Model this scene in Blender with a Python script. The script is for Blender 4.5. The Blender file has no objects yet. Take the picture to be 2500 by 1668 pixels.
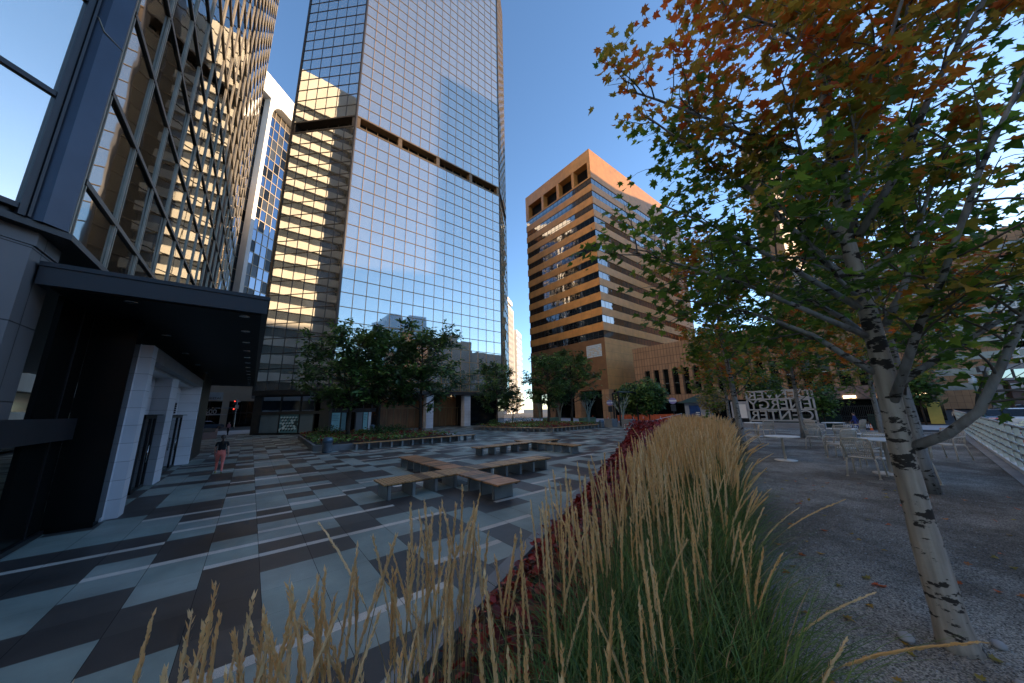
import bpy, bmesh, math, random
from mathutils import Vector, Matrix
SC = bpy.context.scene
COL = SC.collection
V = Vector
PI = math.pi
RNG = random.Random(11)
ORG = {}

# ------------------------------------------------------------------ mesh builder
class MB:
    def __init__(s):
        s.v = []; s.f = []; s.m = []; s.sm = []
    def face(s, pts, mi=0, sm=False):
        b = len(s.v); s.v.extend([tuple(p) for p in pts])
        s.f.append(tuple(range(b, b + len(pts)))); s.m.append(mi); s.sm.append(sm)
    def obox(s, o, a, b, c, mi=0):
        o = V(o); a = V(a); b = V(b); c = V(c)
        if a.cross(b).dot(c) < 0: a, b = b, a
        k = len(s.v)
        for p in (o, o+a, o+a+b, o+b, o+c, o+a+c, o+a+b+c, o+b+c): s.v.append(tuple(p))
        for q in ((3,2,1,0),(4,5,6,7),(0,1,5,4),(1,2,6,5),(2,3,7,6),(3,0,4,7)):
            s.f.append(tuple(k+i for i in q)); s.m.append(mi); s.sm.append(False)
    def box(s, x0, x1, y0, y1, z0, z1, mi=0):
        s.obox((x0,y0,z0), (x1-x0,0,0), (0,y1-y0,0), (0,0,z1-z0), mi)
    def prism(s, poly, z0, z1, mi=0, top=None):
        n = len(poly)
        ar = sum(poly[i][0]*poly[(i+1)%n][1]-poly[(i+1)%n][0]*poly[i][1] for i in range(n))
        if ar < 0: poly = poly[::-1]
        k = len(s.v)
        for z in (z0, z1):
            for p in poly: s.v.append((p[0], p[1], z))
        s.f.append(tuple(k+i for i in reversed(range(n)))); s.m.append(mi); s.sm.append(False)
        s.f.append(tuple(k+n+i for i in range(n))); s.m.append(mi if top is None else top); s.sm.append(False)
        for i in range(n):
            j = (i+1) % n
            s.f.append((k+i, k+j, k+n+j, k+n+i)); s.m.append(mi); s.sm.append(False)
    def tube(s, pts, rad, n=8, mi=0, caps=True, sm=True):
        pts = [V(p) for p in pts]
        if not isinstance(rad, (list, tuple)): rad = [rad]*len(pts)
        k = len(s.v); up = None
        for i, p in enumerate(pts):
            t = (pts[min(i+1, len(pts)-1)] - pts[max(i-1, 0)])
            if t.length < 1e-9: t = V((0,0,1))
            t.normalize()
            if up is None:
                up = V((1,0,0)) if abs(t.x) < .8 else V((0,1,0))
            a = (up - t*up.dot(t)).normalized(); up = a
            b = t.cross(a)
            for j in range(n):
                w = 2*PI*j/n
                s.v.append(tuple(p + (a*math.cos(w) + b*math.sin(w))*rad[i]))
        for i in range(len(pts)-1):
            for j in range(n):
                j2 = (j+1) % n
                s.f.append((k+i*n+j, k+i*n+j2, k+(i+1)*n+j2, k+(i+1)*n+j)); s.m.append(mi); s.sm.append(sm)
        if caps:
            s.f.append(tuple(k+j for j in reversed(range(n)))); s.m.append(mi); s.sm.append(False)
            e = k+(len(pts)-1)*n
            s.f.append(tuple(e+j for j in range(n))); s.m.append(mi); s.sm.append(False)
    def lathe(s, prof, c=(0,0,0), n=20, mi=0, sm=True):
        k = len(s.v); c = V(c)
        for r, z in prof:
            for j in range(n):
                w = 2*PI*j/n
                s.v.append((c.x+r*math.cos(w), c.y+r*math.sin(w), c.z+z))
        for i in range(len(prof)-1):
            for j in range(n):
                j2 = (j+1) % n
                s.f.append((k+i*n+j, k+i*n+j2, k+(i+1)*n+j2, k+(i+1)*n+j)); s.m.append(mi); s.sm.append(sm)
        s.f.append(tuple(k+j for j in reversed(range(n)))); s.m.append(mi); s.sm.append(False)
        e = k+(len(prof)-1)*n
        s.f.append(tuple(e+j for j in range(n))); s.m.append(mi); s.sm.append(False)
    def blob(s, c, r, nu=12, nv=8, mi=0):
        c = V(c); k = len(s.v)
        for i in range(nv+1):
            th = PI*i/nv
            for j in range(nu):
                w = 2*PI*j/nu
                s.v.append((c.x+r[0]*math.sin(th)*math.cos(w), c.y+r[1]*math.sin(th)*math.sin(w), c.z-r[2]*math.cos(th)))
        for i in range(nv):
            for j in range(nu):
                j2 = (j+1) % nu
                s.f.append((k+i*nu+j, k+i*nu+j2, k+(i+1)*nu+j2, k+(i+1)*nu+j)); s.m.append(mi); s.sm.append(True)
    def leaf(s, p, d, nrm, shape, size, mi=0, wid=1.0):
        d = d.normalized(); w = nrm.cross(d)
        if w.length < 1e-6: w = V((1,0,0))
        w.normalize(); n2 = d.cross(w)
        k = len(s.v)
        for (x, y, z) in shape:
            s.v.append(tuple(p + w*(x*size*wid) + d*(y*size) + n2*(z*size)))
        s.f.append(tuple(range(k, k+len(shape)))); s.m.append(mi); s.sm.append(False)
    def xform(s, M, frm=0):
        for i in range(frm, len(s.v)): s.v[i] = tuple(M @ V(s.v[i]))
    def build(s, name, mats, parent=None, bevel=0):
        org = ORG.get(parent.name, V((0,0,0))) if parent else V((0,0,0))
        me = bpy.data.meshes.new(name)
        vv = s.v if org.length == 0 else [(a-org.x, b-org.y, c-org.z) for a, b, c in s.v]
        me.from_pydata(vv, [], s.f)
        if not isinstance(mats, (list, tuple)): mats = [mats]
        for m in mats: me.materials.append(m)
        if len(mats) > 1: me.polygons.foreach_set('material_index', s.m)
        if any(s.sm): me.polygons.foreach_set('use_smooth', s.sm)
        me.update()
        o = bpy.data.objects.new(name, me); COL.objects.link(o)
        if parent:
            o.parent = parent; ORG[o.name] = org
        if bevel:
            md = o.modifiers.new('bevel', 'BEVEL'); md.width = bevel; md.segments = 2; md.limit_method = 'ANGLE'
        return o

def tag(o, label=None, cat=None, group=None, kind=None):
    if label: o['label'] = label
    if cat: o['category'] = cat
    if group: o['group'] = group
    if kind: o['kind'] = kind
    return o
def thing(name, label, cat, loc=(0,0,0), group=None):
    o = bpy.data.objects.new(name, None); COL.objects.link(o)
    o.location = loc; ORG[o.name] = V(loc); o.empty_display_size = .2
    return tag(o, label, cat, group)
def dup(root, loc, rz=0, label=None, sc=1.0):
    def cp(o, par):
        c = o.copy(); COL.objects.link(c); c.parent = par
        for ch in o.children: cp(ch, c)
        return c
    r = cp(root, None)
    r.location = loc; r.rotation_euler = (0, 0, rz); r.scale = (sc, sc, sc)
    if label: r['label'] = label
    return r
def solo(mb, name, mats, label, cat, group=None, kind=None, bevel=0):
    return tag(mb.build(name, mats, None, bevel), label, cat, group, kind)

# ------------------------------------------------------------------ materials
def newmat(name):
    m = bpy.data.materials.new(name); m.use_nodes = True
    nt = m.node_tree
    return m, nt, nt.nodes['Principled BSDF'], nt.nodes, nt.links
def c4(c): return (c[0], c[1], c[2], 1)
def pm(name, col, col2=None, rough=.6, metal=0, scale=2.0, detail=5, bump=0, bscale=30, spec=.5, emit=0, stretch=None, lo=.35, hi=.65, bdist=.01):
    m, nt, b, N, L = newmat(name)
    if col2 is None: col2 = tuple(x*.78 for x in col)
    tc = N.new('ShaderNodeTexCoord'); mp = N.new('ShaderNodeMapping')
    L.new(tc.outputs['Object'], mp.inputs[0])
    if stretch: mp.inputs['Scale'].default_value = stretch
    no = N.new('ShaderNodeTexNoise'); no.inputs['Scale'].default_value = scale; no.inputs['Detail'].default_value = detail
    L.new(mp.outputs[0], no.inputs['Vector'])
    r = N.new('ShaderNodeValToRGB'); r.color_ramp.elements[0].position = lo; r.color_ramp.elements[1].position = hi
    r.color_ramp.elements[0].color = c4(col2); r.color_ramp.elements[1].color = c4(col)
    L.new(no.outputs[0], r.inputs[0]); L.new(r.outputs[0], b.inputs['Base Color'])
    b.inputs['Roughness'].default_value = rough; b.inputs['Metallic'].default_value = metal
    b.inputs['Specular IOR Level'].default_value = spec
    if bump:
        n2 = N.new('ShaderNodeTexNoise'); n2.inputs['Scale'].default_value = bscale; n2.inputs['Detail'].default_value = 6
        L.new(mp.outputs[0], n2.inputs['Vector'])
        bp = N.new('ShaderNodeBump'); bp.inputs['Strength'].default_value = bump; bp.inputs['Distance'].default_value = bdist
        L.new(n2.outputs[0], bp.inputs['Height']); L.new(bp.outputs[0], b.inputs['Normal'])
    if emit:
        b.inputs['Emission Color'].default_value = c4(col); b.inputs['Emission Strength'].default_value = emit
    return m
def mirror(name, tint, rough=.03, wscale=.5, wdist=.004, tint2=None, film=0):
    """coated curtain-wall glass: a tinted mirror with slightly wavy panes"""
    m, nt, b, N, L = newmat(name)
    tc = N.new('ShaderNodeTexCoord')
    no = N.new('ShaderNodeTexNoise'); no.inputs['Scale'].default_value = .35; no.inputs['Detail'].default_value = 2
    L.new(tc.outputs['Object'], no.inputs['Vector'])
    mx = N.new('ShaderNodeMix'); mx.data_type = 'RGBA'
    mx.inputs[6].default_value = c4(tint); mx.inputs[7].default_value = c4(tint2 or tuple(x*.85 for x in tint))
    L.new(no.outputs[0], mx.inputs[0]); L.new(mx.outputs[2], b.inputs['Base Color'])
    b.inputs['Metallic'].default_value = 1; b.inputs['Roughness'].default_value = rough
    n2 = N.new('ShaderNodeTexNoise'); n2.inputs['Scale'].default_value = wscale; n2.inputs['Detail'].default_value = 1.5
    L.new(tc.outputs['Object'], n2.inputs['Vector'])
    bp = N.new('ShaderNodeBump'); bp.inputs['Strength'].default_value = 1; bp.inputs['Distance'].default_value = wdist
    L.new(n2.outputs[0], bp.inputs['Height']); L.new(bp.outputs[0], b.inputs['Normal'])
    if film:           # dusty film on the outside of the pane
        d = N.new('ShaderNodeBsdfDiffuse'); d.inputs[0].default_value = (.75,.70,.62,1)
        mx2 = N.new('ShaderNodeMixShader'); mx2.inputs[0].default_value = film
        L.new(b.outputs[0], mx2.inputs[1]); L.new(d.outputs[0], mx2.inputs[2]); L.new(mx2.outputs[0], N['Material Output'].inputs['Surface'])
    return m
def leafmat(name, col, col2, trans=.4, scale=1.2):
    m, nt, b, N, L = newmat(name)
    tc = N.new('ShaderNodeTexCoord')
    no = N.new('ShaderNodeTexNoise'); no.inputs['Scale'].default_value = scale; no.inputs['Detail'].default_value = 3
    L.new(tc.outputs['Object'], no.inputs['Vector'])
    r = N.new('ShaderNodeValToRGB'); r.color_ramp.elements[0].position = .35; r.color_ramp.elements[1].position = .65
    r.color_ramp.elements[0].color = c4(col2); r.color_ramp.elements[1].color = c4(col)
    L.new(no.outputs[0], r.inputs[0]); L.new(r.outputs[0], b.inputs['Base Color'])
    b.inputs['Roughness'].default_value = .45
    t = N.new('ShaderNodeBsdfTranslucent'); L.new(r.outputs[0], t.inputs['Color'])
    mx = N.new('ShaderNodeMixShader'); mx.inputs[0].default_value = trans
    L.new(b.outputs[0], mx.inputs[1]); L.new(t.outputs[0], mx.inputs[2])
    L.new(mx.outputs[0], N['Material Output'].inputs['Surface'])
    return m
def panelmat(name, col, col2, bw, bh, rough=.6, mort=.02, mcol=(.02,.02,.02), axis='x', off=0.0, bump=.3):
    """stone or metal panels with thin joints; axis = horizontal direction of the wall"""
    m, nt, b, N, L = newmat(name)
    tc = N.new('ShaderNodeTexCoord'); sp = N.new('ShaderNodeSeparateXYZ'); cb = N.new('ShaderNodeCombineXYZ')
    L.new(tc.outputs['Object'], sp.inputs[0])
    if axis == 'd':
        ad = N.new('ShaderNodeMath'); ad.operation = 'ADD'; L.new(sp.outputs[0], ad.inputs[0]); L.new(sp.outputs[1], ad.inputs[1])
        L.new(ad.outputs[0], cb.inputs[0])
    else:
        L.new(sp.outputs[0 if axis == 'x' else 1], cb.inputs[0])
    L.new(sp.outputs[2], cb.inputs[1])
    br = N.new('ShaderNodeTexBrick'); br.offset = off; br.squash = 1
    br.inputs['Scale'].default_value = 1; br.inputs['Brick Width'].default_value = bw; br.inputs['Row Height'].default_value = bh
    br.inputs['Mortar Size'].default_value = mort; br.inputs['Mortar Smooth'].default_value = .1
    br.inputs['Color1'].default_value = c4(col); br.inputs['Color2'].default_value = c4(col2); br.inputs['Mortar'].default_value = c4(mcol)
    L.new(cb.outputs[0], br.inputs['Vector'])
    no = N.new('ShaderNodeTexNoise'); no.inputs['Scale'].default_value = .6; no.inputs['Detail'].default_value = 8
    L.new(tc.outputs['Object'], no.inputs['Vector'])
    mr = N.new('ShaderNodeMapRange'); mr.inputs[1].default_value = .3; mr.inputs[2].default_value = .7; mr.inputs[3].default_value = .82; mr.inputs[4].default_value = 1.1
    L.new(no.outputs[0], mr.inputs[0])
    mx = N.new('ShaderNodeMix'); mx.data_type = 'RGBA'; mx.blend_type = 'MULTIPLY'; mx.inputs[0].default_value = 1
    L.new(br.outputs[0], mx.inputs[6]); L.new(mr.outputs[0], mx.inputs[7]); L.new(mx.outputs[2], b.inputs['Base Color'])
    b.inputs['Roughness'].default_value = rough
    bp = N.new('ShaderNodeBump'); bp.inputs['Strength'].default_value = bump; bp.inputs['Distance'].default_value = .01; bp.invert = True
    L.new(br.outputs['Fac'], bp.inputs['Height']); L.new(bp.outputs[0], b.inputs['Normal'])
    return m
def barkmat(name, pale, dark, thr=.60):
    m, nt, b, N, L = newmat(name)
    tc = N.new('ShaderNodeTexCoord'); mp = N.new('ShaderNodeMapping'); L.new(tc.outputs['Object'], mp.inputs[0])
    mp.inputs['Scale'].default_value = (5, 5, 11)
    no = N.new('ShaderNodeTexNoise'); no.inputs['Scale'].default_value = 1.6; no.inputs['Detail'].default_value = 5; no.inputs['Roughness'].default_value = .6
    L.new(mp.outputs[0], no.inputs['Vector'])
    r = N.new('ShaderNodeValToRGB'); r.color_ramp.elements[0].position = thr; r.color_ramp.elements[1].position = thr+.035
    r.color_ramp.elements[0].color = c4(pale); r.color_ramp.elements[1].color = c4(dark)
    n3 = N.new('ShaderNodeTexNoise'); n3.inputs['Scale'].default_value = 2.6; n3.inputs['Detail'].default_value = 2; L.new(tc.outputs['Object'], n3.inputs['Vector'])
    a3 = N.new('ShaderNodeMath'); a3.operation = 'MULTIPLY_ADD'; a3.inputs[1].default_value = .42; a3.inputs[2].default_value = -.21; L.new(n3.outputs[0], a3.inputs[0])
    a4 = N.new('ShaderNodeMath'); a4.operation = 'ADD'; L.new(no.outputs[0], a4.inputs[0]); L.new(a3.outputs[0], a4.inputs[1])
    L.new(a4.outputs[0], r.inputs[0])
    mp2 = N.new('ShaderNodeMapping'); mp2.inputs['Scale'].default_value = (14, 14, 1.4); L.new(tc.outputs['Object'], mp2.inputs[0])
    n2 = N.new('ShaderNodeTexNoise'); n2.inputs['Scale'].default_value = 1.5; n2.inputs['Detail'].default_value = 7; L.new(mp2.outputs[0], n2.inputs['Vector'])
    r2 = N.new('ShaderNodeValToRGB'); r2.color_ramp.elements[0].position = .3; r2.color_ramp.elements[1].position = .62
    r2.color_ramp.elements[0].color = (.45,.42,.40,1); r2.color_ramp.elements[1].color = (1,1,1,1)
    L.new(n2.outputs[0], r2.inputs[0])
    mx = N.new('ShaderNodeMix'); mx.data_type = 'RGBA'; mx.blend_type = 'MULTIPLY'; mx.inputs[0].default_value = .8
    L.new(r.outputs[0], mx.inputs[6]); L.new(r2.outputs[0], mx.inputs[7]); L.new(mx.outputs[2], b.inputs['Base Color'])
    b.inputs['Roughness'].default_value = .75
    ad = N.new('ShaderNodeMath'); ad.operation = 'ADD'; L.new(no.outputs[0], ad.inputs[0]); L.new(n2.outputs[0], ad.inputs[1])
    bp = N.new('ShaderNodeBump'); bp.inputs['Strength'].default_value = .5; bp.inputs['Distance'].default_value = .012
    L.new(ad.outputs[0], bp.inputs['Height']); L.new(bp.outputs[0], b.inputs['Normal'])
    return m
def stonemat(name, col, col2, spk, rough=.5, fine=260, bump=.15):
    """granite / paving: soft clouds plus fine speckle"""
    m, nt, b, N, L = newmat(name)
    tc = N.new('ShaderNodeTexCoord')
    a = N.new('ShaderNodeTexNoise'); a.inputs['Scale'].default_value = .9; a.inputs['Detail'].default_value = 6; L.new(tc.outputs['Object'], a.inputs['Vector'])
    f = N.new('ShaderNodeTexNoise'); f.inputs['Scale'].default_value = fine; f.inputs['Detail'].default_value = 2; L.new(tc.outputs['Object'], f.inputs['Vector'])
    r = N.new('ShaderNodeValToRGB'); r.color_ramp.elements[0].position = .3; r.color_ramp.elements[1].position = .7
    r.color_ramp.elements[0].color = c4(col2); r.color_ramp.elements[1].color = c4(col); L.new(a.outputs[0], r.inputs[0])
    mr = N.new('ShaderNodeMapRange'); mr.inputs[1].default_value = .3; mr.inputs[2].default_value = .7; mr.inputs[3].default_value = 1-spk; mr.inputs[4].default_value = 1+spk
    L.new(f.outputs[0], mr.inputs[0])
    mx = N.new('ShaderNodeMix'); mx.data_type = 'RGBA'; mx.blend_type = 'MULTIPLY'; mx.inputs[0].default_value = 1
    L.new(r.outputs[0], mx.inputs[6]); L.new(mr.outputs[0], mx.inputs[7]); L.new(mx.outputs[2], b.inputs['Base Color'])
    st = N.new('ShaderNodeTexNoise'); st.inputs['Scale'].default_value = .23; st.inputs['Detail'].default_value = 10; st.inputs['Roughness'].default_value = .7; L.new(tc.outputs['Object'], st.inputs['Vector'])
    sm = N.new('ShaderNodeMapRange'); sm.inputs[1].default_value = .36; sm.inputs[2].default_value = .62; sm.inputs[3].default_value = .62; sm.inputs[4].default_value = 1.12; L.new(st.outputs[0], sm.inputs[0])
    m3 = N.new('ShaderNodeMix'); m3.data_type = 'RGBA'; m3.blend_type = 'MULTIPLY'; m3.inputs[0].default_value = 1
    L.new(mx.outputs[2], m3.inputs[6]); L.new(sm.outputs[0], m3.inputs[7]); L.new(m3.outputs[2], b.inputs['Base Color'])
    rr = N.new('ShaderNodeMapRange'); rr.inputs[3].default_value = rough-.12; rr.inputs[4].default_value = rough+.15
    L.new(a.outputs[0], rr.inputs[0]); L.new(rr.outputs[0], b.inputs['Roughness'])
    bp = N.new('ShaderNodeBump'); bp.inputs['Strength'].default_value = bump; bp.inputs['Distance'].default_value = .003
    L.new(f.outputs[0], bp.inputs['Height']); L.new(bp.outputs[0], b.inputs['Normal'])
    return m

M = {}
M['pave_dark'] = stonemat('paver_dark', (.054,.050,.047), (.036,.034,.033), .35, .50)
M['pave_slate'] = stonemat('paver_slate', (.072,.067,.062), (.051,.048,.045), .35, .48)
M['pave_teal'] = stonemat('paver_teal', (.250,.305,.275), (.195,.245,.222), .28, .52)
M['pave_teal2'] = stonemat('paver_teal_pale', (.280,.325,.295), (.220,.262,.240), .28, .52)
M['pave_white'] = stonemat('paver_white', (.62,.57,.50), (.50,.46,.40), .45, .6, 120)
M['joint'] = pm('paving_joint', (.012,.012,.012), rough=.9)
M['gravel'] = None
M['asphalt'] = stonemat('asphalt', (.060,.062,.066), (.045,.046,.05), .5, .8, 60, .4)
M['concrete'] = pm('concrete', (.36,.36,.37), (.27,.27,.28), rough=.8, scale=1.5, bump=.2, bscale=25)
M['concrete_grey'] = pm('grey_concrete', (.20,.21,.21), (.15,.155,.155), rough=.75, scale=1.5, bump=.2, bscale=25)
M['sidewalk'] = pm('sidewalk_concrete', (.42,.44,.47), (.34,.36,.39), rough=.8, scale=.8, bump=.2, bscale=20)
M['black'] = pm('black_metal', (.016,.016,.018), (.010,.010,.011), rough=.42, scale=3)
M['charcoal'] = pm('charcoal_metal', (.024,.023,.028), (.017,.017,.020), rough=.45, scale=1.2)
M['navy'] = pm('blue_black_metal', (.055,.065,.085), (.045,.052,.068), rough=.30, metal=.6, scale=1.0)
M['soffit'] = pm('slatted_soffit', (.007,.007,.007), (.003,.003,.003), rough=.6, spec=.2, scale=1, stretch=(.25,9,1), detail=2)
M['blackglass'] = pm('dark_glass', (.006,.007,.007), (.004,.005,.005), rough=.08, scale=.4, spec=.3)
M['tintglass'] = pm('black_tinted_glass', (.007,.008,.008), (.005,.006,.006), rough=.22, scale=.4, spec=.12)
M['whitetile'] = panelmat('white_tile', (.66,.67,.70), (.60,.61,.64), 1.2, .46, .45, .006, (.25,.25,.27), 'x')
M['graystone'] = panelmat('grey_stone_panel', (.16,.15,.15), (.14,.135,.135), 2.4, 1.42, .55, .012, (.02,.02,.02), 'd')
M['bronze'] = pm('bronze_mullion', (.40,.32,.22), (.30,.24,.17), rough=.38, metal=.35, scale=2)
M['greymull'] = pm('grey_aluminium', (.36,.31,.24), (.29,.25,.19), rough=.40, metal=.3, scale=2)
M['lattice'] = pm('bronze_lattice', (.085,.070,.052), (.060,.050,.038), rough=.42, metal=.25, scale=2)
M['towermull'] = pm('tower_mullion', (.33,.21,.095), (.26,.165,.075), rough=.36, metal=.4, scale=2)
M['towerdark'] = pm('tower_dark_bronze', (.030,.024,.020), (.020,.016,.014), rough=.45, scale=2)
M['mirror_a'] = mirror('tower_mirror_glass', (.82,.78,.71), .02, .45, .0016, None, .12)
M['mirror_b'] = mirror('tower_wavy_mirror_glass', (.66,.67,.65), .02, .8, .002, None, .05)
M['mirror_c'] = mirror('office_mirror_glass', (.46,.47,.46), .02, .55, .005)
M['mirror_d'] = mirror('dark_blue_glass', (.26,.30,.36), .03, .5, .005)
M['mirror_e'] = mirror('orange_block_glass', (.29,.285,.28), .03, .9, .008)
M['orange'] = panelmat('orange_metal_panel', (.62,.265,.070), (.57,.24,.062), 3.1, 60, .42, .02, (.30,.12,.03), 'd', .0, .15)
M['orangej'] = panelmat('orange_panel_joints', (.60,.265,.075), (.57,.25,.07), 6.2, 1.9, .55, .02, (.20,.09,.035), 'x', .0, .15)
M['recess'] = pm('recess_bronze', (.19,.13,.075), (.14,.095,.055), rough=.45, metal=.3)
M['bandstone'] = pm('pale_band_stone', (.56,.53,.48), (.48,.45,.41), rough=.6, scale=.4)
M['bandglass'] = pm('grey_band_glass', (.045,.052,.06), (.03,.035,.04), rough=.15, scale=.5)
M['signgrey'] = pm('sign_grey_paint', (.48,.47,.46), (.42,.41,.40), rough=.5)
M['wood2'] = pm('slat_wood_dark', (.24,.125,.055), (.15,.08,.035), rough=.45, scale=3)
M['brownrib'] = panelmat('brown_ribbed_panel', (.34,.185,.095), (.29,.155,.08), .62, 1.55, .65, .05, (.11,.055,.03), 'y')
M['brownflat'] = panelmat('brown_stone_panel', (.40,.21,.10), (.34,.18,.085), 1.2, 1.75, .65, .03, (.13,.065,.035), 'y')
M['browntrim'] = pm('orange_brown_frame', (.42,.21,.09), (.33,.16,.07), rough=.5, scale=1)
M['curtain'] = pm('cream_curtain_glass', (.42,.45,.46), (.22,.24,.27), rough=.12, scale=.5, detail=3)
M['whitepanel'] = pm('white_cladding', (.74,.72,.68), (.68,.66,.62), rough=.5, scale=.3)
M['beige'] = pm('beige_masonry', (.60,.54,.44), (.52,.46,.37), rough=.7, scale=.2)
M['winpale'] = pm('pale_window', (.30,.29,.27), (.20,.20,.20), rough=.2, scale=.3)
M['wood'] = pm('slat_wood', (.54,.30,.125), (.36,.195,.080), rough=.45, scale=3, stretch=(3,3,3), bump=.2, bscale=40)
M['wood_red'] = pm('red_slat_wood', (.56,.25,.105), (.40,.175,.07), rough=.45, scale=3, bump=.2, bscale=40)
M['steel'] = pm('bench_steel', (.33,.34,.33), (.25,.26,.255), rough=.38, metal=.5, scale=2)
M['paintwhite'] = pm('white_paint', (.76,.73,.69), (.60,.59,.57), rough=.45, scale=4)
M['beigepaint'] = pm('beige_powder_coat', (.66,.57,.47), (.56,.48,.39), rough=.5, scale=4)
M['rail'] = pm('galvanised_rail', (.60,.60,.58), (.50,.50,.48), rough=.4, metal=.4, scale=3)
M['orangeplastic'] = pm('orange_plastic', (.80,.13,.025), (.70,.11,.02), rough=.5, scale=3)
M['yellow'] = pm('yellow_paint', (.70,.50,.10), (.6,.42,.08), rough=.5, scale=2)
M['brick'] = panelmat('planter_brick', (.26,.13,.095), (.22,.11,.08), .25, .08, .8, .01, (.18,.16,.15), 'x', .5)
M['soil'] = pm('planting_soil', (.035,.024,.017), (.02,.014,.01), rough=.95, scale=8, bump=.6, bscale=30)
M['bin'] = pm('blue_grey_steel', (.10,.15,.20), (.075,.115,.155), rough=.35, metal=.5, scale=3)
M['skin'] = pm('skin', (.50,.31,.23), (.45,.27,.20), rough=.5, scale=6)
M['coral'] = pm('coral_trousers', (.88,.22,.16), (.76,.18,.13), rough=.8, scale=9)
M['blackcloth'] = pm('black_cloth', (.012,.012,.014), (.008,.008,.009), rough=.9, scale=9)
M['bluecloth'] = pm('blue_cloth', (.035,.055,.24), (.025,.04,.18), rough=.85, scale=9)
M['pinkcloth'] = pm('pink_check_cloth', (.45,.20,.24), (.30,.12,.15), rough=.85, scale=20)
M['hair'] = pm('dark_hair', (.07,.038,.022), (.04,.022,.013), rough=.5, scale=14)
M['shoe'] = pm('yellow_green_shoe', (.42,.38,.12), (.32,.30,.10), rough=.6, scale=14)
M['rubber'] = pm('rubber', (.015,.015,.015), rough=.8)
M['carblue'] = pm('blue_grey_car_paint', (.16,.21,.30), (.15,.20,.28), rough=.22, metal=.5, scale=.5)
M['carwhite'] = pm('white_car_paint', (.66,.66,.65), (.62,.62,.61), rough=.22, scale=.5)
M['carred'] = pm('dark_car_paint', (.06,.07,.10), (.05,.06,.09), rough=.2, metal=.4, scale=.5)
M['carglass'] = pm('car_glass', (.012,.015,.018), rough=.05)
M['redlamp'] = pm('red_lamp', (.9,.05,.03), (.9,.05,.03), rough=.3, emit=1.2)
M['warmlamp'] = pm('warm_lamp', (1.0,.72,.38), (1.0,.72,.38), rough=.5, emit=2.0)
M['silver'] = pm('silver_trim', (.5,.5,.5), rough=.25, metal=.9)
M['teal_poster'] = pm('cyan_poster', (.26,.52,.56), (.20,.45,.50), rough=.25, scale=1.2)
M['posterblue'] = pm('blue_poster', (.03,.08,.22), (.02,.05,.15), rough=.3, scale=2)
M['posterpale'] = pm('pale_poster', (.55,.62,.66), (.45,.53,.58), rough=.3, scale=2)
M['film'] = pm('frosted_window_film', (.14,.18,.20), (.11,.145,.165), rough=.28, scale=.7)
M['hexlight'] = pm('pattern_pale', (.60,.70,.70), (.52,.62,.63), rough=.3, scale=5)
M['hexmid'] = pm('pattern_teal', (.12,.25,.28), (.09,.20,.23), rough=.3, scale=5)
M['hexdark'] = pm('pattern_dark', (.025,.045,.05), rough=.3, scale=5)
M['lobby'] = pm('lobby_timber', (.33,.15,.06), (.22,.10,.04), rough=.4, scale=1.2, stretch=(3,3,.4))
M['purple'] = pm('purple_sign', (.28,.22,.42), (.24,.19,.36), rough=.4, scale=2)
M['green'] = pm('dark_green_paint', (.02,.06,.05), rough=.5)
M['sage'] = pm('sage_metal', (.30,.36,.31), (.24,.29,.25), rough=.5, scale=3)
M['sagebox'] = pm('sage_planter_paint', (.16,.24,.16), (.12,.19,.12), rough=.6, scale=3)
M['bark'] = barkmat('white_bark', (.40,.36,.315), (.025,.02,.017), .545)
M['bark_grey'] = barkmat('grey_bark', (.28,.275,.27), (.03,.025,.02), .57)
M['bark_brown'] = pm('brown_bark', (.075,.05,.033), (.04,.027,.018), rough=.9, scale=6, stretch=(4,4,1), bump=.5, bscale=20)
M['twig'] = pm('twig_bark', (.15,.13,.115), (.07,.055,.045), rough=.8, scale=7)
LG = leafmat('leaf_green', (.11,.205,.030), (.065,.135,.020), .55)
LG2 = leafmat('leaf_bright_green', (.23,.34,.040), (.15,.25,.030), .58)
LO = leafmat('leaf_olive', (.42,.32,.050), (.28,.23,.036), .58)
LR = leafmat('leaf_orange', (.64,.22,.032), (.48,.155,.025), .58)
LRR = leafmat('leaf_red_orange', (.76,.17,.036), (.58,.11,.028), .58)
LB = leafmat('leaf_amber', (.56,.33,.050), (.40,.23,.036), .58)
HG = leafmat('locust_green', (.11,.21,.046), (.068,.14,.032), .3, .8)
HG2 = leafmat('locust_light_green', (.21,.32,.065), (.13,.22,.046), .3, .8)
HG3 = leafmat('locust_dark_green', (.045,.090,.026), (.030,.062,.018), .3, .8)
TN = leafmat('tan_leaf', (.36,.27,.15), (.26,.19,.10), .3, .8)
GR = leafmat('grass_blade_green', (.075,.170,.028), (.045,.105,.018), .3, 1.5)
GR2 = leafmat('grass_blade_pale', (.17,.27,.060), (.105,.18,.040), .3, 1.5)
PL = leafmat('plume_straw', (.86,.58,.27), (.74,.46,.19), .25, 3)
PL2 = leafmat('plume_pale_straw', (.90,.69,.40), (.80,.57,.29), .25, 3)
STEM = leafmat('plume_stalk', (.40,.29,.12), (.30,.22,.09), .1, 3)
TH = leafmat('dead_thatch', (.42,.31,.16), (.30,.21,.10), .2, 3)
CR = leafmat('coleus_red', (.36,.024,.012), (.24,.014,.009), .25, 4)
CR2 = leafmat('coleus_dark_red', (.17,.012,.008), (.10,.007,.006), .25, 4)
FR = leafmat('flower_red', (.26,.028,.014), (.18,.020,.012), .2, 4)
FO = leafmat('flower_orange', (.26,.085,.025), (.18,.055,.02), .2, 4)
FW = leafmat('flower_pale', (.55,.45,.44), (.45,.35,.34), .2, 4)

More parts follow.
